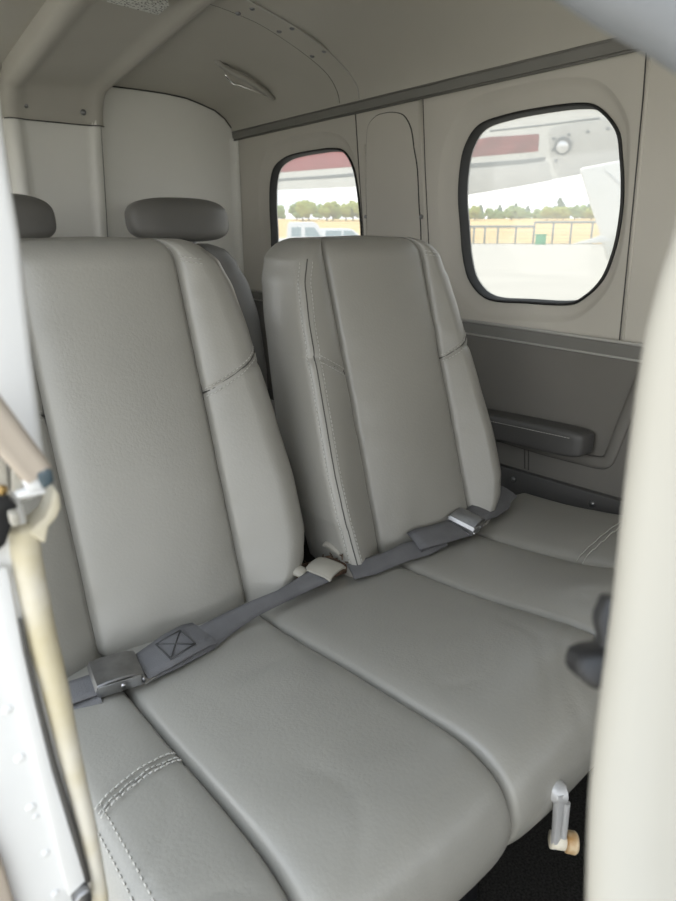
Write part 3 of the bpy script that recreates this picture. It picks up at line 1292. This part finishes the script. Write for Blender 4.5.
# overlap strip with screws across the ceiling
line1 = [to_ceiling(*p) for p in ((240, -8), (257, 4), (297, 27), (330, 52), (349, 72), (357, 86), (359, 99))]
line2 = [to_ceiling(*p) for p in ((205, 2), (226, 9), (262, 25), (300, 50), (326, 72), (337, 90), (340, 103))]
l1 = spline(line1, 6)
l2 = spline(line2, 6)
sn = MB()
sn.grid([[p + Vector((0, 0, -.003)) for p in l1], [p + Vector((-.0005, 0, -.0015)) for p in l2]])
sn.grid([[p + Vector((0, 0, -.003)) for p in l1], [p + Vector((0, 0, .001)) for p in l1]])
strip = auto_smooth(sn.obj('headliner_strip', M['headliner'], ceiling))
se = MB()
se.tube([p + Vector((0, 0, -.003)) for p in l1], .0022, 6)
se.obj('strip_edge', M['trim_edge'], strip)
se = MB()
se.tube([p + Vector((-.001, 0, -.001)) for p in l2], .0010, 5)
se.obj('strip_gap', M['crease'], strip)
for px, py in ((238, 12), (252, 7), (279, 30), (292, 27), (312, 55), (324, 50)):
    p = to_ceiling(px, py)
    screw(p + Vector((0, 0, -.003)), (-.3, -.1, -1), .0065, ceiling)

# centre duct running aft and down the rear bulkhead
DL = [(.47, YF), (.47, 1.2), (.475, 1.67), (.487, 2.05), (.50, 2.36)]


def duct_row(y, zoff):
    zr = 1.478 - .045 * max(0, (y - 1.5) / .95) + zoff
    zl = zr - .012
    xl, xr = .485 + .03 * max(0, (y - 1.5)) / .95, .80 - .048 * max(-.6, (2.36 - y)) / .86
    c = [(xl - .012, 1.505), (xl - .010, zl + .004), (xl - .003, zl - .006), (xl + .010, zl - .014), (xl + .028, zl - .013), (xl + .045, zl - .004), (xl + .06, zl),
         (xl + .15, (zl + zr) / 2), (xr - .06, zr), (xr - .035, zr - .001), (xr - .026, zr - .009), (xr - .011, zr - .014), (xr + .004, zr - .010), (xr + .011, zr + .002), (xr + .013, 1.505)]
    return c


du = MB()
rows = []
for k in range(30):
    y = YF + (2.36 - YF) * k / 29
    rows.append([Vector((x, y, z)) for x, z in duct_row(y, 0)])
# bend down: rotate the section about an axis at y=2.36
Rb = .10
yb = 2.36
for k in range(1, 11):
    a = PI / 2 * k / 10
    row = []
    for x, z in duct_row(yb, 0):
        zz = min(z, 1.46)
        rr = Rb + (zz - (1.478 - .045))
        row.append(Vector((x, yb + rr * math.sin(a), (1.478 - .045 - Rb) + rr * math.cos(a))))
    rows.append(row)
zend = 1.357
last = rows[-1]
rows.append([Vector((p.x, p.y - .002, zend if zend < p.z else p.z - .001)) for p in last])
du.grid(rows)
duct = auto_smooth(du.obj('duct_cover', M['headliner'], ceiling), 60)
# column on the bulkhead below the duct's lower edge
yc = yb + Rb


def bh(name, m, mb):
    return mb.obj(name, m)


bk = MB()
bk.add([(0, YA, 0), (1.34, YA, 0), (1.34, YA, 1.48), (0, YA, 1.48)], [(0, 1, 2, 3)])
# rounded corner towards the side wall
bk.grid([[Vector((1.295, YA - .001, z)), Vector((1.307, YA - .004, z)), Vector((1.315, YA - .012, z)), Vector((W - .002, YA - .03, z))] for z in (0, .7, 1.334)])
back_wall = st(auto_smooth(bk.obj('wall_back', M['bulkhead'])))
co = MB()
sect = [(.505, YA), (.510, yc + .012), (.520, yc - .003), (.535, yc - .008), (.548, yc - .003), (.556, yc + .007), (.57, yc + .009), (.75, yc + .009), (.765, yc + .008), (.772, yc - .003), (.783, yc - .009), (.796, yc - .003), (.804, yc + .010), (.808, YA)]
co.grid([[Vector((x - (0 if x < .6 else (1.36 - z) * .045), y, z)) for x, y in sect] for z in (1.40, 1.36, 1.2, 1.0, .7, .3, 0)])
auto_smooth(co.obj('duct_column', M['bulkhead'], back_wall), 60)
gl_ = MB()
gl_.tube([(.815 - 0, YA - .001, 1.45), (.806, YA - .001, 1.2), (.797, YA - .001, 1.0), (.78, YA - .001, .6)], .0022, 6)
gl_.tube([p + Vector((0, -.0015, -.0005)) for p in rows[-1][1:-1]], .0018, 6)
ce_pts = [Vector((x, YA - .002, ceil_z(x, YA) - .001)) for x in (.82, .95, 1.05, 1.13, 1.19, 1.24, 1.28, 1.305)]
gl_.tube(ce_pts, .0025, 6)
gl_.obj('panel_gap', M['crease'], back_wall)
screw((.566, yc - .013, 1.372), (0, -1, -.2), .0095, duct)
screw((.745, yc - .004, 1.369), (0, -1, -.2), .0095, duct)

# speckled placard on the duct
pc = [to_ceiling(*p) for p in ((106, -4), (128, 9), (157, 15), (169, 6), (150, -12))]
zp = 1.468
q = [at_z(px, py, zp - .014) for px, py in ((107, 2), (158, 15), (169, 6), (166, -6), (104, -12))]
pl = MB()
pl.prism(q, Vector((0, 0, .003)))
po = auto_smooth(pl.obj('placard', M['placard']))
tag(po, 'speckled grey perforated panel on the ceiling at the top edge', 'panel')

# grab handle on the ceiling
gh = empty('grab_handle', to_ceiling(244, 80))
tag(gh, 'short padded grab handle with metal link on the cabin ceiling', 'handle')
pA, pB = to_ceiling(218, 61), to_ceiling(273, 97)
nrm = Vector((-.35, -.15, -1)).normalized()
hb = MB()
hp_ = []
for k in range(17):
    t = k / 16
    b_ = .026 * math.sin(PI * t) ** .5 if 0 < t < 1 else 0
    q_ = pA.lerp(pB, t)
    # follow the ceiling's curve
    if 0 < q_.x < 1.317:
        q_.z = ceil_z(q_.x, q_.y)
    hp_.append(q_ + nrm * (b_ * .55 + .002))
hb.tube(hp_, [.008] * 2 + [.010] * 13 + [.008] * 2, 12)
for e_ in (pA, pB):
    hb.sphere(e_ + nrm * .002, .010, 12, 8)
hb.obj('padded_grip', M['handle_leather'], gh)
lk = MB()
ls = [hp_[2] + nrm * .004, hp_[2] + nrm * .012 + Vector((.002, -.008, -.012)), hp_[4] + nrm * .018 + Vector((0, -.01, -.018)), hp_[6] + nrm * .016 + Vector((0, -.008, -.014)), hp_[10] + nrm * .013 + Vector((0, -.006, -.008)), hp_[13] + nrm * .008 + Vector((0, -.003, -.004)), hp_[15] + nrm * .002]
lk.tube(spline(ls, 4), .003, 8)
tag(lk.obj('metal_link', M['bright'], gh), 'thin bright metal link')

# ------------------------------------------------------------------ DOOR FRAME, LEFT
YJ = .30


def J(px, py, y=YJ):
    return at_y(px, py, y)


jm = MB()
# upper jamb, white
up_pts = [J(-60, -30), J(-3, 60), J(5, 130), J(13, 185), J(22, 240), J(33, 345), J(44, 440), J(49, 470), J(40, 500), J(-60, 520)]
jm.prism(up_pts, Vector((0, .05, 0)), .004)
# lower white metal skin (behind the seal), and its folded flange
low_pts = [J(-60, 480), J(20, 500), J(34, 545), J(54, 640), J(66, 720), J(80, 820), J(88, 905), J(96, 960), J(30, 960), J(13, 905), J(-60, 800)]
jm.prism([p + Vector((0, -.004, 0)) for p in low_pts], Vector((0, .025, 0)), .002)
door1 = st(auto_smooth(jm.obj('door_1', M['white_paint'])))
fp = MB()
fl_pts = [J(-20, 560), J(-8, 600), J(3, 646), J(21.7, 715), J(37.6, 779), J(58, 863), J(64, 885), J(82, 868), J(66, 819), J(47, 756), J(31, 692), J(19, 640), J(4, 560)]
fp.prism([p + Vector((0, -.009, 0)) for p in fl_pts], Vector((0, .006, 0)), .001)
auto_smooth(fp.obj('flange', M['white_paint'], door1))
gp2 = MB()
gp2.tube([J(px, py) + Vector((0, -.0085, 0)) for px, py in ((16, 610), (22, 640), (34, 692), (50, 756), (69, 819), (83, 869))], [.0006, .0009, .0011, .0014, .0017, .0015], 8)
gp2.obj('gap', M['crease'], door1)
# cream rubber seal: fat strip
sl_c = [((24, 524), 0), ((27, 560), 0), ((35, 600), 0), ((43, 640), 0), ((56, 692), 0), ((70, 756), 0), ((85, 819), 0), ((96, 871), 0), ((101, 905), 0), ((106, 960), 0)]
sp_pts = spline([J(*p, YJ - .004) for p, r in sl_c], 4)
sm = MB()
sm.tube(sp_pts, [(.0064 - .0022 * min(1, max(0, (k - 14) / 14))) + .0003 * noise.noise(Vector((k * .7, 0, 0))) for k in range(len(sp_pts))], 14)
# hooked top of the seal
hk = MB()
hook = [J(55, 488), J(56, 500), J(52, 513), J(46, 521), J(40, 528), J(30, 530), J(18, 527)]
tag(sm.obj('rubber_seal', M['seal'], door1), 'aged cream rubber door seal')
hk.prism([p + Vector((0, -.011, 0)) for p in [J(48, 480), J(54, 488), J(55, 500), J(51, 510), J(43, 519), J(40, 536), J(33, 532), J(22, 525), J(30, 517), J(40, 509), J(44, 499)]], Vector((0, .016, 0)), .0015)
auto_smooth(hk.obj('seal_hook', M['seal'], door1), 50)
for px, py, r in ((6, 705, .0024), (18, 753, .0026), (29, 802, .0026), (34, 811, .0016), (43, 848, .0024), (53, 888, .0026)):
    mb = MB()
    p = J(px, py) + Vector((0, -.004, 0))
    mb.sphere(p, r, 14, 8, (1, .55, 1))
    mb.obj('rivet', M['white_paint'], door1)
# folded metal tab at the seal's foot
tb = MB()
tb.prism([p + Vector((0, -.014, 0)) for p in [J(66, 884), J(72, 876), J(83, 869), J(85, 878), J(83, 893), J(78, 901), J(70, 896)]], Vector((0, .007, 0)), .0015)
auto_smooth(tb.obj('metal_tab', M['steel'], door1), 50)
# tan corner at the lower left
tcn = MB()
tcn.prism([p + Vector((0, -.012, 0)) for p in [J(-40, 780), J(0, 852), J(8, 880), J(16, 905), J(25, 960), J(-40, 960)]], Vector((0, .02, 0)), .002)
auto_smooth(tcn.obj('tan_edging', M['lever'], door1))

# latch mechanism
lt = empty('door_latch', J(30, 480, YJ - .03))
tag(lt, 'door latch with tan lever and blue-grey end cap on the left door jamb', 'latch')
LY = YJ - .028
a_, b_ = J(-22, 400, LY), J(37, 473, LY)
lv = MB()
dv = (b_ - a_)
sd = Vector((dv.z, 0, -dv.x)).normalized()
rows = []
for k in range(13):
    t = k / 12
    c = a_.lerp(b_, t)
    w = .0072 - .0012 * t
    ring = []
    for j in range(16):
        ang = 2 * PI * j / 16
        u_, v_ = math.cos(ang), math.sin(ang)
        q_ = (abs(u_) ** 3 + abs(v_) ** 3) ** (-1 / 3)
        dep = .006 * v_ * q_
        if v_ < 0:
            dep += .0018 * math.exp(-((u_ * q_ - .1) / .35) ** 2)
        ring.append(c + sd * (w * u_ * q_) + Vector((0, dep, 0)))
    rows.append(ring)
lv.grid(rows, close=True)
lv.add(rows[-1], [tuple(range(16))])
lv.add(rows[0], [tuple(range(16))])
tag(lv.obj('lever', M['lever'], lt), 'tan grooved lever')
cp = MB()
cp.prism([J(37, 476, LY - .006), J(46, 468, LY - .006), J(53, 470, LY - .006), J(55, 482, LY - .006), J(47, 489, LY - .006), J(43, 489, LY - .006)], Vector((0, .016, 0)), .0012)
tag(auto_smooth(cp.obj('end_cap', M['blue_cap'], lt), 40), 'blue-grey end cap')
wpc = MB()
wpc.prism([J(23, 477, LY - .004), J(37, 474, LY - .004), J(45, 489, LY - .004), J(30, 492, LY - .004), J(26, 489, LY - .004)], Vector((0, .012, 0)), .001)
wpc.prism([J(16, 496, LY - .003), J(25, 492, LY - .003), J(46, 489, LY - .003), J(47, 494, LY - .003), J(20, 499, LY - .003)], Vector((0, .012, 0)), .0008)
auto_smooth(wpc.obj('lever_tip', M['white_paint'], lt))
brk = MB()
brk.prism([J(-6, 458, LY + .004), J(6, 461, LY + .004), J(10, 492, LY + .004), J(14, 499, LY + .004), J(2, 490, LY + .004), J(-6, 488, LY + .004)], Vector((0, .008, 0)), .0008)
brk.prism([J(12, 468, LY + .002), J(17, 470, LY + .002), J(26, 480, LY + .002), J(24, 488, LY + .002), J(12, 493, LY + .002)], Vector((0, .008, 0)), .0008)
brk.prism([J(10, 515, LY), J(19, 513, LY), J(21, 526, LY), J(12, 527, LY)], Vector((0, .006, 0)), .0008)
auto_smooth(brk.obj('bracket', M['jamb'], lt))
hs = MB()
hs.prism([J(-12, 450, LY + .010), J(3, 452, LY + .010), J(10, 500, LY + .010), J(18, 505, LY + .010), J(14, 520, LY + .010), J(6, 545, LY + .010), J(-12, 560, LY + .010)], Vector((0, .012, 0)), .001)
tag(auto_smooth(hs.obj('lock_housing', M['black'], lt)), 'black lock housing')
bl = MB()
bl.sphere(J(2, 490, LY), .0022, 12, 8)
bl.obj('pivot_bolt', M['brass'], lt)

# ------------------------------------------------------------------ DOOR FRAME, RIGHT (close to the camera)
D2 = .22


def N(px, py, dist=None):
    dist = D2 if dist is None else dist * D2 / .28
    d = ray(px, py)
    return EYE + d * (dist / d.length)


edge = spline([N(712, 60), N(690, 140), N(673, 225), N(655, 285), N(640, 350), N(624, 470), N(610, 600), N(597, 700), N(588, 780), N(585, 830), N(583, 905), N(582, 990)], 5)
inx = RT * 1.0
bkd = FWD
rows = []
for p in edge:
    sec = []
    for u_, v_ in ((.30, -.012), (.12, -.009), (.05, -.006), (.030, -.004), (.022, -.0045), (.012, -.004), (.006, -.002), (.0018, .002), (0, .007), (.001, .014), (.005, .019), (.014, .022), (.06, .024), (.30, .026)):
        sec.append(p + inx * (u_ + .0005) + bkd * (v_ - .012))
    rows.append(sec)
d2 = MB()
d2.grid(rows, close=True)
for r in (rows[0], rows[-1]):
    d2.add(r, [tuple(range(len(r)))])
door2 = st(d2.obj('door_2', M['jamb']))
# black latch knob and its strap behind the edge
kb = MB()
kp = [N(577, 671, .30), N(583, 659, .30), N(595, 654, .30), N(622, 650, .30), N(622, 693, .30), N(596, 692, .30), N(583, 685, .30)]
kb.prism(kp, FWD * .016, .003)
kb.prism([N(599, 657, .305), N(604, 640, .305), N(600, 625, .305), N(601, 616, .305), N(609, 598, .305), N(635, 598, .305), N(630, 657, .305)], FWD * .008, .001)
tag(auto_smooth(kb.obj('door_handle', M['black'], door2), 40), 'black faceted door handle')
# padded header, top right
hd = spline([N(500, -40), N(522, -16), N(545, 1), N(575, 22), N(600, 38), N(640, 60), N(676, 83), N(720, 112)], 5)
nd = (UP * .85 + RT * .5).normalized()
rows = []
for p in hd:
    sec = []
    for u_, v_ in ((.25, -.008), (.08, -.010), (.03, -.010), (.014, -.008), (.006, -.004), (.001, .001), (0, .008), (.004, .016), (.014, .021), (.08, .024), (.25, .024)):
        sec.append(p + nd * u_ + FWD * (v_ - .013))
    rows.append(sec)
h2 = MB()
h2.grid(rows, close=True)
for r in (rows[0], rows[-1]):
    h2.add(r, [tuple(range(len(r)))])
st(h2.obj('trim_4', M['header']))

# ------------------------------------------------------------------ OUTDOORS
gr = MB()
gr.add([(-300, -300, -.6), (400, -300, -.6), (400, 400, -.6), (-300, 400, -.6)], [(0, 1, 2, 3)])
st(gr.obj('ground', M['concrete'], smooth=False))
fd = MB()
rows = []
for dist, z in ((96, -.55), (130, .4), (190, 2.8), (250, 5.0), (330, 6)):
    rows.append([far(px, dist, z) for px in range(120, 1000, 40)])
fd.grid(rows)
st(fd.obj('trim_5', M['dry_grass'])).name = 'grass_field'

# chain fence beyond the apron
fe = empty('fence', far(530, 94))
tag(fe, 'long grey wire fence with posts at the far edge of the apron', 'fence')
for px in (452, 463, 474, 485, 498, 516, 534, 553, 571, 592, 612, 632):
    mb = MB()
    top = 2.1 if px >= 534 else 1.6
    mb.tube([far(px, 94), far(px, 94, top)], .12, 8)
    mb.obj('post', M['fence'], fe)
ra = MB()
for a, b, z in ((440, 534, 1.55), (534, 640, 2.05)):
    ra.tube([far(px, 94, z) for px in range(a, b + 1, 2)], .14, 6)
ra.obj('rail', M['fence'], fe)
wi = MB()
for z in (-.3, .1, .5, .9, 1.3):
    wi.tube([far(px, 94, z) for px in range(440, 641, 4)], .02, 4)
wi.obj('wire', M['fence'], fe)

# green bin
gb = MB()
c = far(541.5, 90)
gb.prism([c + Vector((-.55, -.4, 0)), c + Vector((.55, -.4, 0)), c + Vector((.55, .4, 0)), c + Vector((-.55, .4, 0))], Vector((0, 0, 1.15)), .05)
e = empty('waste_bin', c)
tag(e, 'small green bin standing at the fence', 'bin')
auto_smooth(gb.obj('bin_body', M['green'], e))
gb = MB()
gb.box(c + Vector((0, 0, 1.2)), (1.25, .95, .12), None, .03)
auto_smooth(gb.obj('lid', M['green'], e))


def crown(kind, h, w, seed):
    rnd = random.Random(seed)
    mb = MB()
    blobs = []
    if kind == 'conifer':
        n = 9
        for k in range(n):
            t = k / (n - 1)
            r = w * .5 * (1 - t) ** .8 + .25
            for j in range(4):
                a = rnd.random() * 6.3
                blobs.append((Vector((math.cos(a) * r * .45, math.sin(a) * r * .45, h * (.2 + .78 * t))), r * .62))
    else:
        for k in range(22):
            a = rnd.random() * 6.3
            t = rnd.random()
            rr = w * .42 * math.sqrt(rnd.random()) * math.sin(PI * (.25 + .7 * t)) ** .7
            blobs.append((Vector((math.cos(a) * rr, math.sin(a) * rr, h * (.28 + .6 * t))), w * rnd.uniform(.13, .22)))
    for c, r in blobs:
        bm = bmesh.new()
        bmesh.ops.create_icosphere(bm, subdivisions=2, radius=r)
        bm.verts.index_update()
        vs = []
        for v in bm.verts:
            d = 1 + .38 * noise.noise(v.co * (2.6 / r) + Vector((seed, c.z, c.x)))
            vs.append(v.co * d + c)
        mb.add(vs, [[v.index for v in f.verts] for f in bm.faces])
        bm.free()
    return mb


protos = {}
for key, kind, m, h, w in (('a', 'broad', 'leaf_a', 6.5, 6), ('b', 'broad', 'leaf_b', 6.0, 6.5), ('c', 'conifer', 'leaf_c', 9, 5)):
    for vi in range(2):
        mb = crown(kind, h, w, hash((key, vi)) % 17 if False else ord(key) + vi * 5)
        me = bpy.data.meshes.new('foliage')
        me.from_pydata([tuple(v) for v in mb.v], [], mb.f)
        me.materials.append(M[m])
        tb_ = MB()
        tb_.tube([(0, 0, -.8), (.05, 0, h * .3), (0, .05, h * .55)], [.28, .22, .1], 8)
        mt = bpy.data.meshes.new('trunk')
        mt.from_pydata([tuple(v) for v in tb_.v], [], tb_.f)
        mt.materials.append(M['bark'])
        protos[(key, vi)] = (me, mt)
TL = {'a': ('leafy mid green tree beyond the dry grass field', 'green trees on the horizon'),
      'b': ('pale yellow-green tree on the horizon line', 'yellow-green trees on the horizon'),
      'c': ('dark pointed conifer rising above the tree line', 'conifers on the horizon')}
spots = []
rnd = random.Random(3)
for px in range(446, 622, 8):
    spots.append((px + rnd.uniform(-2, 2), 'a', rnd.uniform(.75, 1.1)))
for px in (546, 556, 562, 590, 598, 474):
    spots.append((px, 'b', rnd.uniform(.8, 1.0)))
for px, s_ in ((479, .85), (490, .75), (498, .8), (514, .95), (526, .9), (557, 1.15), (561, .95), (586, .8), (552, .8)):
    spots.append((px, 'c', s_))
for px in (252, 266, 281, 297, 319, 338, 366):
    spots.append((px, 'a', rnd.uniform(.9, 1.1)))
for px in (303, 309, 327, 333, 346, 353, 360):
    spots.append((px, 'b', rnd.uniform(.9, 1.15)))
for i, (px, key, sc_) in enumerate(spots):
    dist = {'a': 234 + (i % 4) * 9, 'b': 222 + (i % 2) * 5, 'c': 276 + (i * 7 % 5) * 9}[key]
    p = far(px, dist, 4.2)
    e = empty('conifer' if key == 'c' else 'tree', p)
    sc_ *= .82 if px < 400 else (.92 if key == 'c' else .68)
    e.scale = (sc_, sc_, sc_)
    e.rotation_euler = (0, 0, rnd.random() * 6)
    tag(e, TL[key][0], 'tree', TL[key][1])
    fo, tk = protos[(key, i % 2)]
    for nm, me in (('foliage', fo), ('trunk', tk)):
        o = bpy.data.objects.new(nm, me)
        COL.objects.link(o)
        o.parent = e


# vehicles seen through the rear window
def vehicle(name, px, dist, L, H, prof_pts, wins, label, cat, yaw):
    c = far(px, dist)
    e = empty(name, c)
    tag(e, label, cat)
    e.rotation_euler = (0, 0, yaw)
    W2 = .9
    b = MB()
    b.prism([Vector((x, -W2, z)) for x, z in prof_pts], Vector((0, 2 * W2, 0)), .05)

    def child(o, par):
        o.parent = par
        o.matrix_parent_inverse = Matrix.Identity(4)
        return o
    body = child(auto_smooth(b.obj('body', M['car_white'])), e)
    for wpts in wins:
        for s in (-1, 1):
            wm = MB()
            wm.prism([Vector((x, s * (W2 + .005), z)) for x, z in wpts], Vector((0, -s * .03, 0)))
            child(auto_smooth(wm.obj('side_window', M['car_glass'])), body)
    for x in (-L * .31, L * .31):
        for s in (-1, 1):
            wm = MB()
            wm.tube([(x, s * (W2 - .2), .36), (x, s * (W2 + .02), .36)], .36, 20)
            child(auto_smooth(wm.obj('wheel', M['rubber'])), e)
    return e


yw = -math.radians(32)
vehicle('pickup_truck', 303, 40, 5.2, 2.0,
        [(-2.6, .45), (2.6, .45), (2.6, 1.0), (2.45, 1.08), (1.35, 1.18), (.75, 2.0), (.55, 2.08), (-.72, 2.08), (-.85, 2.0), (-.95, 1.2), (-2.55, 1.2), (-2.6, 1.1)],
        [[(.10, 1.30), (.98, 1.30), (.62, 1.78), (.10, 1.80)], [(-.68, 1.30), (-.12, 1.30), (-.12, 1.80), (-.64, 1.80)]],
        'white pickup truck parked outside the small rear window', 'truck', yw)
vehicle('car', 344, 43, 4.4, 1.75,
        [(-2.2, .4), (2.2, .4), (2.22, .9), (2.05, 1.02), (1.15, 1.15), (.5, 1.66), (.2, 1.76), (-1.3, 1.76), (-1.75, 1.66), (-2.15, 1.1), (-2.2, .9)],
        [[(-.1, 1.18), (.92, 1.18), (.42, 1.60), (-.1, 1.62)], [(-1.2, 1.18), (-.22, 1.18), (-.22, 1.62), (-1.15, 1.62)]],
        'white estate car parked to the right of the pickup truck outside', 'car', yw)


# neighbouring aircraft pieces: plates with real thickness
def plate(name, px_pts, P, n, thick, m, parent, bevel=.004, lift=0.0):
    n = n.normalized()
    pts = [at_plane(px, py, P, n) - n * lift for px, py in px_pts]
    mb = MB()
    mb.prism(pts, n * thick, bevel)
    return auto_smooth(mb.obj(name, m, parent))


# wing over the large window: its plane leans towards the cabin
P1 = far(540, 6.0, 1.45)
n1 = Vector((math.sin(math.radians(58)), math.cos(math.radians(58)), .55))
wg = empty('aircraft_wing', P1)
tag(wg, 'white aircraft wing with maroon stripe and round lamp outside the large window', 'wing')
plate('wing_skin', [(440, 199), (466, 195), (520, 186), (540, 182), (615, 168), (670, 158), (670, 40), (440, 60)], P1, n1, .10, M['wing_white'], wg)
plate('maroon_stripe', [(440, 146), (491, 137), (510, 136), (539, 134), (538, 151), (510, 153.5), (470, 157), (440, 160)], P1, n1, .02, M['maroon'], wg, .002, .008)
plate('flap_gap', [(440, 167), (470, 163.5), (520, 160), (545, 157), (545, 161), (520, 164), (470, 168), (440, 171)], P1, n1, .02, M['gap_grey'], wg, .002, .006)
plate('lower_edge', [(440, 173), (470, 169), (520, 165), (548, 162), (552, 180), (520, 186), (466, 195), (440, 199)], P1, n1, .02, M['wing_grey'], wg, .002, .006)
cov = plate('cover_plate', [(549, 132), (553, 128), (600, 119), (670, 108), (670, 158), (615, 168), (560, 177.5), (553, 165), (550, 150)], P1, n1, .02, M['wing_grey'], wg, .003, .010)
lamp = MB()
lc = at_plane(563, 145, P1, n1) - n1.normalized() * .012
rr = (at_plane(571, 145, P1, n1) - at_plane(563, 145, P1, n1)).length
a1 = -n1.normalized()
lamp.tube([lc, lc + a1 * .012, lc + a1 * .016, lc + a1 * .012], [rr, rr, rr * .86, rr * .8], 24)
lamp.sphere(lc + a1 * .006, rr * .9, 20, 10)
tag(lamp.obj('round_lamp', M['lens'], wg), 'round silver lamp')
rg = MB()
rg.tube([lc - a1 * .004, lc + a1 * .02, lc + a1 * .02, lc + a1 * .004], [rr * 1.10, rr * 1.10, rr * .95, rr * .95], 28)
auto_smooth(rg.obj('lamp_ring', M['gap_grey'], wg))
for px, py in ((554, 138), (553, 149), (556, 160), (569, 134), (588, 131), (608, 128)):
    mb = MB()
    q_ = at_plane(px, py, P1, n1) + a1 * .010
    mb.tube([q_ - a1 * .01, q_ + a1 * .010, q_ + a1 * .012], [.011, .011, .006], 10)
    mb.obj('rivet', M['gap_grey'], cov)
pl_ = MB()
for pts in (((490, 131), (545, 125), (600, 118)), ((474, 142), (492, 139))):
    pl_.tube([at_plane(*p, P1, n1) + a1 * .002 for p in pts], .006, 6)
pl_.obj('skin_joint', M['gap_grey'], wg)

# strut at the right edge of the large window
P2 = far(600, 4.6, 1.2)
n2 = Vector((math.sin(math.radians(57)), math.cos(math.radians(57)), 0))
stt = empty('wing_strut', far(605, 4.6, -.6))
tag(stt, 'broad cream wing strut fairing at the right side of the large window', 'strut')
plate('fairing', [(579, 168), (590, 205), (598, 228), (602, 243), (606, 260), (640, 275), (680, 270), (680, 150), (620, 160)], P2, n2, .12, M['strut'], stt, .02)
plate('fairing_joint', [(604, 168), (606, 172), (618, 184), (630, 190), (630, 188), (619, 182), (608, 172)], P2, n2, .02, M['wing_grey'], stt, .001, .004)
plate('foot', [(572, 244), (590, 239), (601, 235), (607, 238), (612, 241), (600, 243)], far(590, 4.4, 1), n2, .10, M['wing_white'], stt, .003)

# red and white tail beyond the rear window
P3 = far(320, 8.0, 1.5)
n3 = Vector((math.sin(math.radians(33)), math.cos(math.radians(33)), .35))
tl_ = empty('aircraft_tail', P3)
tag(tl_, 'red and white aircraft tailplane outside the small rear window', 'tail')
plate('tail_skin', [(230, 194), (282, 190), (320, 188.5), (356, 187), (400, 185), (400, 130), (230, 130)], P3, n3, .10, M['wing_white'], tl_)
plate('red_stripe', [(230, 177), (282, 172), (320, 169), (352, 166.5), (400, 163), (400, 130), (230, 130)], P3, n3, .02, M['red'], tl_, .002, .01)
plate('hinge_gap', [(230, 184), (282, 178.5), (320, 176), (355, 173), (400, 170), (400, 173), (355, 176.5), (320, 179), (282, 181), (230, 187)], P3, n3, .02, M['gap_grey'], tl_, .002, .006)

gear = MB()
gear.tube([far(250, 8.0, 1.5), far(250, 8.0, -.3)], .05, 12)
gear.tube([far(250, 8.0, -.5) + Vector((-.08, 0, 0)), far(250, 8.0, -.5) + Vector((.08, 0, 0))], .15, 20)
auto_smooth(gear.obj('tail_gear', M['steel'], tl_))
gear = MB()
gear.tube([far(700, 6.0, 1.5), far(700, 6.0, -.2)], .06, 12)
gear.tube([far(700, 6.0, -.4) + Vector((-.1, 0, 0)), far(700, 6.0, -.4) + Vector((.1, 0, 0))], .22, 20)
auto_smooth(gear.obj('landing_gear', M['steel'], wg))
gear = MB()
gear.tube([far(690, 4.65, 1.2), far(690, 4.65, -.6)], .05, 12)
auto_smooth(gear.obj('strut_leg', M['steel'], stt))

# ------------------------------------------------------------------ LIGHT
w = bpy.data.worlds.new('sky')
S.world = w
w.use_nodes = True
nt = w.node_tree
bg = nt.nodes['Background']
tc = nt.nodes.new('ShaderNodeTexCoord')
mp = nt.nodes.new('ShaderNodeMapping')
mp.inputs['Scale'].default_value = (3, 3, 9)
nz = nt.nodes.new('ShaderNodeTexNoise')
nz.inputs['Scale'].default_value = 1.6
nz.inputs['Detail'].default_value = 6
rp = nt.nodes.new('ShaderNodeValToRGB')
rp.color_ramp.elements[0].position = .36
rp.color_ramp.elements[0].color = (.70, .76, .84, 1)
rp.color_ramp.elements[1].position = .58
rp.color_ramp.elements[1].color = (1, .985, .95, 1)
nt.links.new(tc.outputs['Generated'], mp.inputs['Vector'])
nt.links.new(mp.outputs['Vector'], nz.inputs['Vector'])
nt.links.new(nz.outputs['Fac'], rp.inputs['Fac'])
sx = nt.nodes.new('ShaderNodeSeparateXYZ')
nt.links.new(tc.outputs['Generated'], sx.inputs[0])
up = nt.nodes.new('ShaderNodeMapRange')
up.inputs['From Min'].default_value = .12
up.inputs['From Max'].default_value = .7
nt.links.new(sx.outputs['Z'], up.inputs['Value'])
mxs = nt.nodes.new('ShaderNodeMixRGB')
mxs.blend_type = 'MULTIPLY'
mxs.inputs['Color2'].default_value = (.86, .94, 1.04, 1)
nt.links.new(up.outputs['Result'], mxs.inputs['Fac'])
nt.links.new(rp.outputs['Color'], mxs.inputs['Color1'])
nt.links.new(mxs.outputs['Color'], bg.inputs['Color'])
bg.inputs['Strength'].default_value = 1.35
sd_ = bpy.data.lights.new('sun', 'SUN')
sd_.energy = 3.0
sd_.angle = math.radians(3)
sd_.color = (1, .95, .86)
so = bpy.data.objects.new('sun', sd_)
COL.objects.link(so)
so.rotation_euler = Vector((0.02, .66, .75)).to_track_quat('Z', 'Y').to_euler()

S.view_settings.view_transform = 'Standard'
S.view_settings.look = 'None'
S.view_settings.gamma = 1
S.view_settings.use_curve_mapping = False
S.view_settings.exposure = 1.25
S.cycles.max_bounces = 12
S.cycles.diffuse_bounces = 6
S.cycles.transparent_max_bounces = 12
S.cycles.use_denoising = True
